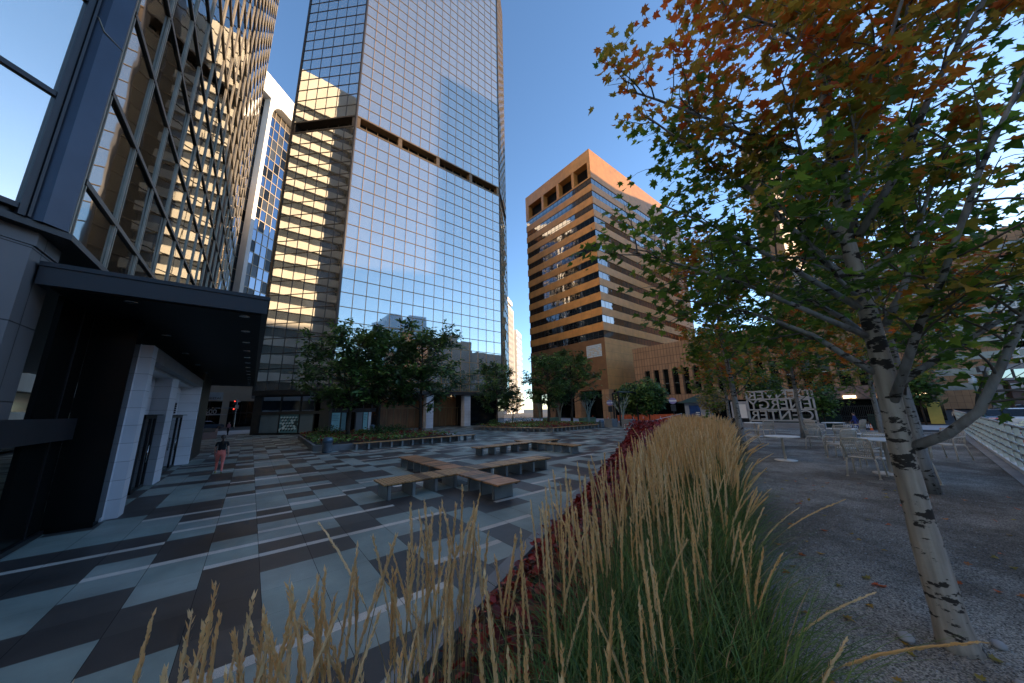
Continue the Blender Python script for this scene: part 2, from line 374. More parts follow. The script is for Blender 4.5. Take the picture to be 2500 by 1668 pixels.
def gravelmat():
    m, nt, b, N, L = newmat('crushed_gravel')
    tc = N.new('ShaderNodeTexCoord')
    vo = N.new('ShaderNodeTexVoronoi'); vo.inputs['Scale'].default_value = 100; L.new(tc.outputs['Object'], vo.inputs['Vector'])
    a = N.new('ShaderNodeTexNoise'); a.inputs['Scale'].default_value = .7; a.inputs['Detail'].default_value = 9; a.inputs['Roughness'].default_value = .65; L.new(tc.outputs['Object'], a.inputs['Vector'])
    r = N.new('ShaderNodeValToRGB'); r.color_ramp.elements[0].position = .40; r.color_ramp.elements[1].position = .62
    r.color_ramp.elements[0].color = (.115,.098,.080,1); r.color_ramp.elements[1].color = (.285,.268,.238,1); L.new(a.outputs[0], r.inputs[0])
    sp = N.new('ShaderNodeSeparateColor'); L.new(vo.outputs['Color'], sp.inputs[0])
    mr = N.new('ShaderNodeMapRange'); mr.inputs[3].default_value = .25; mr.inputs[4].default_value = 1.95; L.new(sp.outputs[0], mr.inputs[0])
    mx = N.new('ShaderNodeMix'); mx.data_type = 'RGBA'; mx.blend_type = 'MULTIPLY'; mx.inputs[0].default_value = 1
    L.new(r.outputs[0], mx.inputs[6]); L.new(mr.outputs[0], mx.inputs[7]); L.new(mx.outputs[2], b.inputs['Base Color'])
    b.inputs['Roughness'].default_value = .9
    n2 = N.new('ShaderNodeTexNoise'); n2.inputs['Scale'].default_value = 1.3; n2.inputs['Detail'].default_value = 3; L.new(tc.outputs['Object'], n2.inputs['Vector'])
    ad = N.new('ShaderNodeMath'); ad.operation = 'MULTIPLY_ADD'; ad.inputs[1].default_value = 3.5
    L.new(n2.outputs[0], ad.inputs[0]); L.new(vo.outputs['Distance'], ad.inputs[2])
    bp = N.new('ShaderNodeBump'); bp.inputs['Strength'].default_value = .9; bp.inputs['Distance'].default_value = .014; bp.invert = True
    L.new(ad.outputs[0], bp.inputs['Height']); L.new(bp.outputs[0], b.inputs['Normal'])
    return m
M['gravel'] = gravelmat()

# ------------------------------------------------------------------ camera, sun, sky
pitch, roll, yaw = math.radians(12.03432161), math.radians(-1.25005855), math.radians(38.88570163)
fw = V((math.sin(yaw)*math.cos(pitch), math.cos(yaw)*math.cos(pitch), math.sin(pitch)))
rt = V((math.cos(yaw), -math.sin(yaw), 0)); up = rt.cross(fw)
r2 = rt*math.cos(roll)+up*math.sin(roll); u2 = -rt*math.sin(roll)+up*math.cos(roll)
cd = bpy.data.cameras.new('camera'); cam = bpy.data.objects.new('camera', cd); COL.objects.link(cam)
cd.sensor_width = 36; cd.lens = 36*776.757/2500; cd.clip_end = 3000; cd.clip_start = .03
Mx = Matrix((r2, u2, -fw)).transposed().to_4x4(); Mx.translation = V((0,0,2.5)); cam.matrix_world = Mx
SC.camera = cam

SUN_EL = math.radians(9.3); SX, SY = .9439, -.3303
sd = bpy.data.lights.new('sun', 'SUN'); so = bpy.data.objects.new('sun', sd); COL.objects.link(so)
sd.energy = 4.6; sd.angle = math.radians(.5); sd.color = (1.0, .72, .44)
tos = V((SX*math.cos(SUN_EL), SY*math.cos(SUN_EL), math.sin(SUN_EL)))
so.rotation_euler = (-tos).to_track_quat('-Z', 'Y').to_euler(); so.location = (200, -150, 60)
w = bpy.data.worlds.new('World'); SC.world = w; w.use_nodes = True
wn = w.node_tree.nodes; sk = wn.new('ShaderNodeTexSky'); sk.sky_type = 'NISHITA'; sk.sun_disc = False
sk.sun_elevation = SUN_EL; sk.sun_rotation = math.atan2(SX, SY); sk.air_density = 1.0; sk.dust_density = .5; sk.ozone_density = 2.7; sk.altitude = 1600
w.node_tree.links.new(sk.outputs[0], wn['Background'].inputs[0]); wn['Background'].inputs[1].default_value = .15
SC.view_settings.view_transform = 'Standard'; SC.view_settings.look = 'None'; SC.view_settings.exposure = 1.6; SC.view_settings.gamma = 1
SC.cycles.use_denoising = True; SC.cycles.sample_clamp_indirect = 4; SC.cycles.blur_glossy = .6
SC.cycles.max_bounces = 7; SC.cycles.diffuse_bounces = 3; SC.cycles.glossy_bounces = 5; SC.cycles.transmission_bounces = 3
# ================================================================== SETTING: ground
g = MB(); g.box(-700, 900, -700, 1200, -.6, -.25)
solo(g, 'ground', M['asphalt'], None, None, kind='structure')
# plaza paving: one sheet of square pavers in long joints, laid on a dark bed
bed = MB(); bed.box(-14, 46, -9, 58, -.24, -.004)
solo(bed, 'plaza_bed', M['joint'], None, None, kind='structure')
TX, TY, X0, Y0 = .735, .745, -.335, 4.9
near = {  # measured runs: column offset -> {row: dark?}
 0: dict(zip(range(-1, 13), [0,1,1,1,1,0,0,1,1,0,0,0,0,1])),
 1: dict(zip(range(-1, 13), [0,0,0,0,1,1,0,0,1,1,0,0,0,0])),
 2: dict(zip(range(-1, 13), [0,0,0,0,1,1,0,0,1,0,0,1,0,0])),
 -1: dict(zip(range(-1, 13), [0,0,1,1,0,0,1,1,0,0,1,1,1,0])),
 -2: dict(zip(range(-1, 13), [0,0,0,1,1,0,0,1,1,0,0,1,1,0])),
 -3: dict(zip(range(-1, 13), [0,0,1,1,0,0,1,1,1,0,0,0,1,1])),
 -4: dict(zip(range(-1, 13), [0,1,1,0,0,0,1,1,1,0,0,1,0,0])),
 3: dict(zip(range(-1, 13), [0,1,1,0,0,1,1,0,1,1,0,0,1,0])),
 4: dict(zip(range(-1, 13), [1,1,0,1,0,0,1,1,0,0,1,0,1,1])),
 5: dict(zip(range(-1, 13), [1,0,0,1,1,0,1,1,0,1,1,0,0,1])),
}
stripes = {}  # (col,row) -> 'lo'/'hi'
for r, c0, c1, k in [(4,0,5,'lo'),(5,-2,1,'lo'),(6,1,2,'lo'),(6,3,4,'lo'),(6,-4,-2,'hi'),(-1,-1,3,'hi'),(8,-1,2,'hi'),(9,2,3,'lo'),(9,4,4,'hi'),
                     (1,6,7,'hi'),(3,8,10,'hi'),(5,11,12,'lo'),(11,5,5,'lo'),(9,6,7,'lo'),(0,4,5,'hi'),(10,-2,0,'lo'),(7,-1,1,'hi'),(12,0,3,'lo')]:
    for c in range(c0, c1+1): stripes[(c, r)] = k
rr = random.Random(5)
pv = MB()
runs = {}
for c in range(-18, 63):
    st = rr.random() < .5; left = rr.choice((1,2,2,3)); tone = rr.random()
    for r in range(-14, 71):
        if left <= 0: st = not st; left = rr.choice((1,1,2,2,2,3,4)); tone = rr.random()
        left -= 1
        runs[(c, r)] = (st, tone)
for r in range(-14, 71):      # random white bands elsewhere
    c = -18
    while c < 62:
        n = rr.choice((1,2,3,4,5))
        if rr.random() < .30 and (r > 12 or c > 9):
            k = rr.choice(('lo','hi'))
            for q in range(n): stripes.setdefault((c+q, r), k)
        c += n + rr.choice((1,2,3,5))
def in_plaza(x, y):
    if y < .52*x + 1.75 and x > -2: return x < -1.2
    return True
for (c, r), (st, tone) in runs.items():
    x = X0 + c*TX; y = Y0 + r*TY
    if y < -8 or y > 57: continue
    if x > 2 and y < .52*(x+TX)-3: continue
    if c in near and r in near[c]: st = bool(near[c][r])
    mi = (0 if tone < .62 else 1) if st else (2 if tone < .6 else 3)
    if c > 6 and st: mi = 1 if tone < .75 else 0
    gx, gy = .0035, .0012
    x1 = x+TX-gx; x0 = x+gx; y0 = y+gy; y1 = y+TY-gy
    k = stripes.get((c, r))
    if k == 'lo':
        pv.face([(x0,y0,0),(x1,y0,0),(x1,y0+.17,0),(x0,y0+.17,0)], 4); y0 += .172
    elif k == 'hi':
        pv.face([(x0,y1-.17,0),(x1,y1-.17,0),(x1,y1,0),(x0,y1,0)], 4); y1 -= .172
    pv.face([(x0,y0,0),(x1,y0,0),(x1,y1,0),(x0,y1,0)], mi)
solo(pv, 'plaza_paving', [M['pave_dark'], M['pave_slate'], M['pave_teal'], M['pave_teal2'], M['pave_white']], None, None, kind='structure')
# raised gravel terrace, its retaining edge following the planting bed
TER = [(-3,.25),(21.5,12.5),(22.5,9.5),(30,9),(30,-1.05),(-3,-1.05)]
t = MB(); t.prism(TER, -.2, .75)
solo(t, 'gravel_terrace', M['gravel'], None, None, kind='structure')
t = MB(); t.prism([(-3,-1.05),(34,-1.05),(34,-1.45),(-3,-1.45)], -.24, .78)
solo(t, 'terrace_kerb', M['concrete'], None, None, kind='structure')
t = MB(); t.box(30.0, 58, -30, 26, -.249, -.16)
solo(t, 'sidewalk', M['sidewalk'], None, None, kind='structure')
t = MB(); t.box(46, 64, 20, 60, -.249, -.02)
solo(t, 'pavement', M['sidewalk'], None, None, kind='structure')
t = MB(); t.box(-40, 30, -24, -1.46, -.249, .02)
solo(t, 'side_street', M['asphalt'], None, None, kind='structure')
t = MB(); t.box(-60, 60, 59, 76, -.249, -.10)
solo(t, 'far_pavement', M['sidewalk'], None, None, kind='structure')

# loose stones and fallen leaves on the gravel
ps = MB(); q = random.Random(3)
for i in range(5200):
    x = 1.6 + 9*q.random()**1.6; y = -1.0 + (.33*x+.9)*q.random()
    s = q.uniform(.005, .013)
    k = len(ps.v); a = q.random()*6
    for j in range(5):
        w_ = a+j*1.256; ps.v.append((x+s*math.cos(w_)*q.uniform(.7,1.3), y+s*math.sin(w_)*q.uniform(.7,1.3), .749))
    ps.v.append((x, y, .75+s*q.uniform(.6,1.1)))
    mi = q.choice((0,0,1,2))
    for j in range(5):
        ps.f.append((k+j, k+(j+1)%5, k+5)); ps.m.append(mi); ps.sm.append(False)
tag(ps.build('loose_gravel', [pm('stone_grey',(.20,.20,.21)), pm('stone_dark',(.08,.075,.07)), pm('stone_pale',(.34,.34,.34))]), 'loose grey gravel chips strewn over the terrace near the white trunk', 'gravel', kind='stuff')

# ================================================================== LEFT GLASS OFFICE BUILDING
B = thing('glass_office_building', 'glass office building with dark gridded facade, black canopy and white entrance at left edge', 'building', (-3.3, 10, 0))
XF = -3.3
b = MB(); b.prism([(-3.6,9.93),(-3.6,10.85),(-14,10.85),(-14,-.47)], 0, 5.72)
b.prism([(-3.57,9.95),(-3.57,10.87),(-14,10.87),(-14,-.48)], 5.735, 6.0)
b.build('stone_base', M['graystone'], B)
b = MB(); b.prism([(-3.22,10.02),(-3.22,42.15),(-30,42.15),(-30,-17),(-3.70,9.54)], 6.004, 6.13)
b.build('ledge', M['black'], B)
b = MB(); b.prism([(-3.42,9.95),(-3.42,42.0),(-30,42.0),(-30,-16.6)], 6.135, 76)
b.build('building_core', M['black'], B)
# glass facade panes, each slightly out of true, behind twin vertical fins and dark transoms
gl = MB(); q = random.Random(21)
ny, zt, dz = 16, 76.0, 2.31
y0 = 10.06
zs = [6.13, 7.36] + [7.36+dz*i for i in range(1, 30)]
for i in range(ny):
    ya, yb = y0+2*i, y0+2*i+2
    for z, zb in zip(zs, zs[1:]):
        ta, tb = q.gauss(0,.0035), q.gauss(0,.0035)
        gl.face([(XF+ta, ya, z), (XF-ta, yb, z), (XF-ta+tb, yb, zb), (XF+ta+tb, ya, zb)], 0)
fg = gl.build('facade_glass', M['mirror_c'], B)
fr = MB()
for i in range(ny+1):
    y = y0 + 2*i
    for d in (-.085, .045):
        fr.box(XF+.003, XF+.045, y+d, y+d+.035, 6.14, zt)
    fr.box(XF+.003, XF+.02, y-.044, y+.044, 6.14, zt)
fr.build('vertical_mullions', M['greymull'], fg)
dg = MB()
for z in zs[1:]:
    dg.box(XF+.002, XF+.055, y0, y0+2*ny, z-.06, z+.06)
dg.build('transoms', M['lattice'], fg)
# corner column and splice
b = MB(); b.prism([(-3.70,9.62),(-3.47,9.66),(-3.26,9.94),(-3.26,10.02),(-3.5,10.2),(-4.0,9.9)], 6.135, 76)
col = b.build('corner_column', M['navy'], B)
b = MB()
b.tube([(-3.68,9.60,11.05),(-3.56,9.62,11.0),(-3.46,9.645,10.75),(-3.25,9.96,10.72)], .012, 6)
b.build('splice_joint', M['bronze'], col)
# chamfer with big panes
D = V((-1,-1,0)).normalized(); Nn = V((1,-1,0)).normalized(); P0 = V((-3.68,9.60,0))
cg = MB(); zz = [6.3+i*2.46+(-.0 if i else 0) for i in range(29)]
for i in range(len(zz)-1):
    for j in range(5):
        a = P0 + D*(.05+j*5); bb = P0 + D*(.05+(j+1)*5)
        ta = q.gauss(0,.003)
        cg.face([(bb+Nn*ta)+V((0,0,zz[i])), (a-Nn*ta)+V((0,0,zz[i])), (a-Nn*ta)+V((0,0,zz[i+1])), (bb+Nn*ta)+V((0,0,zz[i+1]))])
cgo = cg.build('chamfer_glass', M['mirror_a'], B)
cm = MB()
for z in zz: cm.obox(P0+V((0,0,z-.05))-Nn*.02, D*25, Nn*.07, (0,0,.10))
for j in range(6):
    a = P0+D*(j*5)
    cm.obox(a+V((0,0,6.14))-Nn*.02, D*.09, Nn*.09, (0,0,68))
cm.obox(P0+V((0,0,6.14))-Nn*.02-D*.05, D*.04, Nn*.12, (0,0,68))
cm.build('chamfer_mullions', M['charcoal'], cgo)
# canopy
b = MB(); b.box(-3.55, .02, 10.2, 37.5, 5.07, 5.50)
b.box(-3.55, .05, 10.17, 37.55, 5.44, 5.53)
can = b.build('canopy', M['charcoal'], B)
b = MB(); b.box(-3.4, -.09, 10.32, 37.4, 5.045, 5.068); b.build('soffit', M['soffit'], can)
for i in range(14):
    for xx in ((-.43, -2.39) if i % 2 == 0 else (-.43,)):
        d = MB(); d.lathe([(.11,0),(.11,.025),(.085,.028)], (xx, 10.6+1.95*i, 5.02), 16)
        d.build('downlight', M['silver'], can)
# ground floor under the canopy
b = MB(); b.box(-3.36, -2.59, 12.58, 13.05, .12, 5.04); b.box(-3.36,-2.62,12.62,13.0,0,.12); b.build('black_wall', M['tintglass'], B)
b = MB(); b.box(-3.44, -3.36, 10.87, 12.57, .1, 5.04); sg = b.build('storefront_glass', M['tintglass'], B)
b = MB(); b.box(-3.46,-3.30,10.87,12.57,0,.1); b.box(-3.355,-3.34,11.9,11.93,.1,5.0); b.build('storefront_frame', M['black'], sg)
b = MB(); b.box(-3.5, -3.18, 6.5, 12.4, 2.04, 2.51); b.build('awning_box', M['charcoal'], B)
b = MB()
b.box(-2.64,-2.37,13.25,13.75,0,4.49); b.box(-2.64,-2.60,13.06,13.25,0,4.49)
ph = b.build('portal_pillar', M['whitetile'], B)
b = MB(); b.box(-3.3,-2.37,13.76,25.5,4.10,4.50); b.build('portal_header', pm('portal_grey', (.20,.20,.205), rough=.5), B)
b = MB(); b.box(-3.35,-2.64,13.3,25.0,4.02,4.098); b.build('portal_ceiling', pm('portal_white', (.55,.55,.56), rough=.5), B)
b = MB(); b.box(-3.34,-3.12,13.3,24.9,0,4.018); b.build('portal_back_wall', M['whitetile'], B)
b = MB(); b.prism([(-3.12,18.75),(-2.62,18.55),(-2.56,19.5),(-3.12,19.5)],0,4.018); b.build('portal_pillar', M['whitetile'], B)
b = MB(); b.prism([(-3.12,24.8),(-2.37,25.0),(-2.37,25.5),(-3.12,25.5)],0,4.098); b.build('portal_pillar', M['whitetile'], B)
for ya, yb in ((16.8,18.5),(21.7,24.6)):
    b = MB(); x_ = -2.93
    for yy in (ya, ya+.55*(yb-ya), yb-.06): b.box(x_, x_+.09, yy, yy+.07, 0, 2.53)
    b.box(x_,x_+.09,ya,yb,2.45,2.56); b.box(x_,x_+.09,ya,yb,0,.08); b.box(x_-.15,x_+.25,ya-.02,yb+.02,2.56,2.59)
    df = b.build('entrance_door', M['black'], B)
    b = MB(); b.box(x_+.03,x_+.05,ya+.07,yb-.06,.08,2.45); b.build('door_glass', M['blackglass'], df)
    b = MB(); b.tube([(x_+.16,ya+.55*(yb-ya)-.1,.9),(x_+.16,ya+.55*(yb-ya)-.1,1.5)],.018,8); b.build('door_handle', M['silver'], df)
b = MB(); b.box(-3.12,-2.55,19.9,20.0,2.62,3.1); 
for i in range(5): b.box(-2.60,-2.545,19.885,19.90,2.64+.09*i,2.70+.09*i,1)
b.build('blade_sign', [M['whitetile'], M['black']], B)
b = MB(); b.box(-3.4,-2.45,26.6,31.0,0,5.04); b.build('black_wall', M['black'], B)
b = MB(); b.box(-3.9,-3.5,31.0,42.1,0,6.0); b.build('black_wall', M['blackglass'], B)

# ================================================================== MIRROR TOWER
T = thing('mirror_glass_tower', 'tall gridded mirror glass tower reflecting the sky behind the plaza', 'skyscraper', (7.4, 46, 0))
ztop = 112.0
PITCH = 2.045
rows = [5.5, 6.72] + [8.32+PITCH*i for i in range(19)]
rows = [z for z in rows if z < 45.3] + [47.2+PITCH*i for i in range(32)]
pA, pB, pC, pD = V((-.15,53.55,0)), V((7.4,46,0)), V((34.6,46,0)), V((42.15,53.55,0))
def off(p, d): return p
core = MB(); core.prism([(.2,53.7),(7.6,46.35),(34.4,46.35),(41.8,53.7),(41.8,64),(34,72),(8,72),(.2,64)], 5.4, 45.0)
core.prism([(1.4,54.2),(8.0,47.5),(34.0,47.5),(40.6,54.2),(40.6,63),(33,70),(9,70),(1.4,63)], 45.0, 47.2)
core.prism([(.2,53.7),(7.6,46.35),(34.4,46.35),(41.8,53.7),(41.8,64),(34,72),(8,72),(.2,64)], 47.2, ztop)
core.build('tower_core', M['towerdark'], T)
def facet(name, a, bq, n, mat, mull, seed, warp):
    q = random.Random(seed)
    u = (bq-a); Lq = u.length; u.normalize(); nn = V((u.y, -u.x, 0)); pw = Lq/n
    gm = MB(); gm2 = MB(); mm = MB()
    for i in range(len(rows)-1):
        za, zb = rows[i], rows[i+1]
        if za < 46 < zb: continue
        for j in range(n):
            s, t_ = q.gauss(0, warp), q.gauss(0, warp)
            c = [(-1,-1),(1,-1),(1,1),(-1,1)]
            pts = [(0,0),(1,0),(1,1),(0,1)]
            (gm if zb < 46 else gm2).face([a+u*(pw*(j+px))+V((0,0,za+(zb-za)*pz))+nn*(s*cx+t_*cz) for (px,pz),(cx,cz) in zip(pts, c)])
    for z in rows:
        mm.obox(a+V((0,0,z-.035)), u*Lq, nn*.06, (0,0,.09))
    for j in range(n+1):
        for za, zb in ((5.5, rows[[i for i in range(len(rows)) if rows[i] < 45.3][-1]]), (47.2, rows[-1])):
            c_ = a+u*(pw*j)
            mm.prism([tuple((c_-u*.05))[:2], tuple((c_-u*.02+nn*.062))[:2], tuple((c_+u*.02+nn*.062))[:2], tuple((c_+u*.06))[:2]], za, zb)
    go = gm.build(name, mat, T); gm2.build(name, mat, T)
    mm.build('mullion_grid', mull, go)
    # recessed mechanical floor
    lastz = [z for z in rows if z < 45.3][-1]
    rb = MB(); inn = -nn*1.0
    ng = max(1, round(n/4)) if n > 6 else 1
    for j in range(ng+1):
        w_ = .62
        s = max(0, min(Lq-w_, Lq*j/ng-w_/2))
        rb.obox(a+u*s+V((0,0,lastz+.036)), u*w_, inn, (0,0,47.2-lastz-.072))
    rb.obox(a+V((0,0,lastz+.04))+nn*.08, u*Lq, inn*1.25, (0,0,.16)); rb.obox(a+V((0,0,47.0))+nn*.08, u*Lq, inn*1.25, (0,0,.16))
    ro = rb.build('recessed_floor', M['recess'] if mull is M['towermull'] else mull, T)
    wb = MB()
    wb.obox(a+inn*.98+V((0,0,lastz+.2)), u*Lq, inn*.02, (0,0,1.5))
    wo = wb.build('recessed_window', M['blackglass'], ro)
    ws = MB()
    for j in range(n): ws.obox(a+u*(pw*j)+inn*.95+V((0,0,lastz+.2)), u*.08, -inn*.06, (0,0,1.5))
    ws.build('window_mullion', mull, wo)
facet('left_facet_glass', pA, pB, 6, M['mirror_b'], M['towerdark'], 4, .0012)
facet('front_facet_glass', pB, pC, 16, M['mirror_a'], M['towermull'], 5, .0012)
facet('right_facet_glass', pC, pD, 6, M['mirror_b'], M['towermull'], 6, .003)
cb = MB()
for p in (pB, pC): 
    cb.prism([(p.x-.22,p.y-.10),(p.x-.03,p.y-.20),(p.x+.16,p.y-.12),(p.x+.1,p.y+.3),(p.x-.1,p.y+.3)] if p is pB else [(p.x-.10,p.y-.10),(p.x+.05,p.y-.14),(p.x+.16,p.y-.04),(p.x+.1,p.y+.3),(p.x-.1,p.y+.3)], 5.2, ztop)
    cb.build('corner_post', M['towerdark'], T); cb = MB()
cb.prism([(pA.x-.12,pA.y-.12),(pA.x+.12,pA.y-.25),(pA.x+.2,pA.y+.3),(pA.x-.1,pA.y+.3)], 5.2, ztop); cb.build('corner_post', M['towerdark'], T)
# base band, soffit, storefronts
b = MB(); b.prism([(-.25,53.5),(7.35,45.88),(34.65,45.88),(42.25,53.5),(42.25,64),(34,72.3),(8,72.3),(-.25,64)], 4.95, 5.46); b.build('base_band', M['towerdark'], T)
b = MB(); b.prism([(1.3,54.0),(8.0,47.3),(14.0,47.3),(14,49.5),(27.2,49.5),(27.2,47.0),(34.2,47.0),(41,54.0),(41,63),(33,70),(9,70),(1.3,63)], .05, 4.94); b.build('ground_floor', M['blackglass'], T)
u = (pB-pA).normalized(); nn = V((u.y,-u.x,0)); o = pA - nn*.35
fr = MB()
for s, wd in ((0,1.0),(9.35,1.3)): fr.obox(o+u*s, u*wd, -nn*.5, (0,0,4.94))
fr.obox(o+u*1.0, u*8.4, -nn*.3, (0,0,.22)); fr.obox(o+u*1.0, u*8.4, -nn*.3+V((0,0,0)), (0,0,.22))
fr.obox(o+u*1.0+V((0,0,2.45)), u*8.35, -nn*.3, (0,0,.42)); fr.obox(o+u*1.0+V((0,0,4.72)), u*8.35, -nn*.3, (0,0,.22))
for s in (1.0, 3.75, 6.5, 8.5): fr.obox(o+u*s-nn*.02+V((0,0,.22)), u*.10, -nn*.2, (0,0,4.5))
fo = fr.build('storefront_frame', M['towerdark'], T)
for s, e, zl, zh, mt in ((1.1,3.75,.22,2.45,M['film']),(3.85,6.5,.22,2.45,M['hexmid']),(6.6,8.5,.22,2.45,M['film']),(1.1,3.75,2.87,4.72,M['mirror_d']),(3.85,6.5,2.87,4.72,M['mirror_d']),(6.6,8.5,2.87,4.72,M['mirror_d'])):
    p = MB(); p.obox(o+u*s-nn*.15+V((0,0,zl)), u*(e-s), -nn*.02, (0,0,zh-zl)); pn = p.build('storefront_window', mt, fo)
    if mt is M['hexmid']:      # tumbling-block window film
        hx = MB(); q = random.Random(8); s0 = .235; ii = 0
        w_, h_ = e-s, zh-zl
        for r in range(-1, 8):
            for c in range(-1, 8):
                cx = (c+.5*(r % 2))*s0*1.732; cz = r*s0*1.5
                if cx < s0*.8 or cx > w_-s0*.8 or cz < s0*.6 or cz > h_-s0*.6: continue
                hp = [(cx+s0*math.cos(PI/6+k*PI/3), cz+s0*math.sin(PI/6+k*PI/3)) for k in range(6)]
                for fi, (i0, i1, i2) in enumerate(((0,1,2),(2,3,4),(4,5,0))):
                    base = (0, 1, 2)[fi]; mi = base if q.random() < .7 else q.choice((0,1,2))
                    pts = [(cx,cz), hp[i0], hp[i1], hp[i2]]
                    hx.face([o+u*(s+a_)-nn*.146+V((0,0,zl+b_)) for a_, b_ in pts], mi)
        hx.build('window_film', [M['hexlight'], M['hexmid'], M['hexdark']], pn)
# front facet ground floor: posters, lobby, columns
ps = MB()
for x in (8.0, 9.1, 10.9, 11.8, 12.9, 14.0): ps.box(x-.06, x+.06, 47.05, 47.28, 0, 4.94)
ps.box(8.0,14.0,47.05,47.28,2.6,3.1); so_ = ps.build('storefront_frame', M['towerdark'], T)
for x0_, x1_, mt in ((8.07,9.03,M['teal_poster']),(9.2,9.75,M['hexmid']),(10.96,11.74,M['film']),(11.86,12.4,M['teal_poster']),(12.5,12.84,M['posterpale'])):
    p = MB(); p.box(x0_,x1_,47.0,47.04,.15,2.55); po = p.build('window_poster', mt, T)
    l = MB()
    if mt is M['teal_poster']:
        for k in range(4): l.box(x0_+.08, x1_-.12-.1*(k%2), 46.99, 46.998, 2.2-.22*k, 2.28-.22*k)
        l.build('poster_lines', M['hexmid'], po)
for xx in (20.45, 27.0):
    p = MB(); p.box(xx, xx+1.15, 46.2, 47.3, 0, 4.94); p.build('entrance_column', M['whitetile'], T)
lb = MB(); lb.box(14.0,27.2,49.4,49.48,.05,4.9); lo = lb.build('lobby_wall', M['lobby'], T)
lb = MB()
for x in [14.2+1.05*i for i in range(13)]: lb.box(x, x+.06, 48.2, 48.3, 0, 3.0)
lb.box(14.1,27.1,48.2,48.3,2.95,3.07); lb.build('lobby_doors', M['towermull'], T)
lg = MB(); lg.box(14.1,27.1,48.24,48.26,.02,2.95); 
for x in [15.5+2.1*i for i in range(6)]:
    d = MB(); d.lathe([(.09,0),(.09,.02)], (x,48.9,4.9),12); d.build('lobby_lamp', M['warmlamp'], T)
# ================================================================== WHITE FRAMED BUILDING beyond
KW = 1.82
ZW = lambda z: 2.5+(z-2.5)*KW
W = thing('white_framed_building', 'office building with rounded white frame and gold window grid behind the tower', 'building', (-.56*KW, 66*KW, 0))
Pw = V((-.56*KW, 66*KW, 0)); Uw = V((1,1,0)).normalized(); Nw = V((1,-1,0)).normalized()
def wbox(m, s0, s1, d0, d1, z0, z1, mi=0):
    m.obox(Pw+Uw*s0*KW-Nw*d0*KW+V((0,0,z0)), Uw*(s1-s0)*KW, -Nw*(d1-d0)*KW, (0,0,z1-z0), mi)
b = MB(); wbox(b, -9, 12, 0, 14, ZW(58.2), ZW(62.3)); b.build('roof_band', M['whitepanel'], W)
for ss in (-4.55, 8.0):
    b = MB(); wbox(b, ss+.15, ss+.80, 0, 1.2, 0, ZW(55.0))
    n_ = 10                                       # flared top of the white pier
    for i in range(n_):
        t0, t1 = i/n_, (i+1)/n_
        f = lambda t: 2.1*(1-math.sqrt(max(0,1-t*t)))
        wbox(b, ss+.15, ss+.80+f((t0+t1)/2), 0, 1.2, ZW(55+3.2*t0), ZW(55+3.2*t1))
    b.build('white_pier', M['whitepanel'], W)
b = MB(); wbox(b, -9, 12, 1.5, 14, 0, ZW(58.19)); b.build('building_core', M['towerdark'], W)
g = MB(); q = random.Random(31)
nf = int(ZW(57)/3.8)
for i in range(nf):
    for j in range(18):
        s = -8.6+j*1.14
        mi = 0 if q.random() < .62 else (1 if q.random() < .5 else 2)
        wbox(g, s, s+1.14, 1.40, 1.44, 2+3.8*i, 5.8+3.8*i, mi)
go = g.build('window_glass', [M['mirror_d'], M['bandglass'], M['blackglass']], W)
g = MB()
for i in range(nf+1): wbox(g, -8.6, 12, 1.34, 1.39, 1.9+3.8*i, 2.1+3.8*i)
for j in range(19): wbox(g, -8.64+j*1.14, -8.56+j*1.14, 1.32, 1.39, 0, ZW(58.1))
g.build('gold_mullions', M['bronze'], go)

# ================================================================== ORANGE BANDED BUILDING
O = thing('orange_office_block', 'orange clad office block with dark window strips and open louvred top storey', 'building', (62, 42.7, 0))
ox, oy, ox1, oy1 = 62.0, 42.7, 101.5, 68.3
k_ = 62/60.
zr = [2.5+(z-2.5)*k_ for z in (59.3,55.7,52.06,48.51,44.91,41.27,37.67,34.05,30.55,26.87,23.3,19.68)]
hW = 1.78; zt_ = 69.9
def rect(m, i, z0, z1, mi=0, xe=ox1): m.prism([(ox+i,oy+i),(xe-i,oy+i),(xe-i,oy1-i),(ox+i,oy1-i)], z0, z1, mi)
b = MB(); rect(b, 0, zr[0], 61.6)
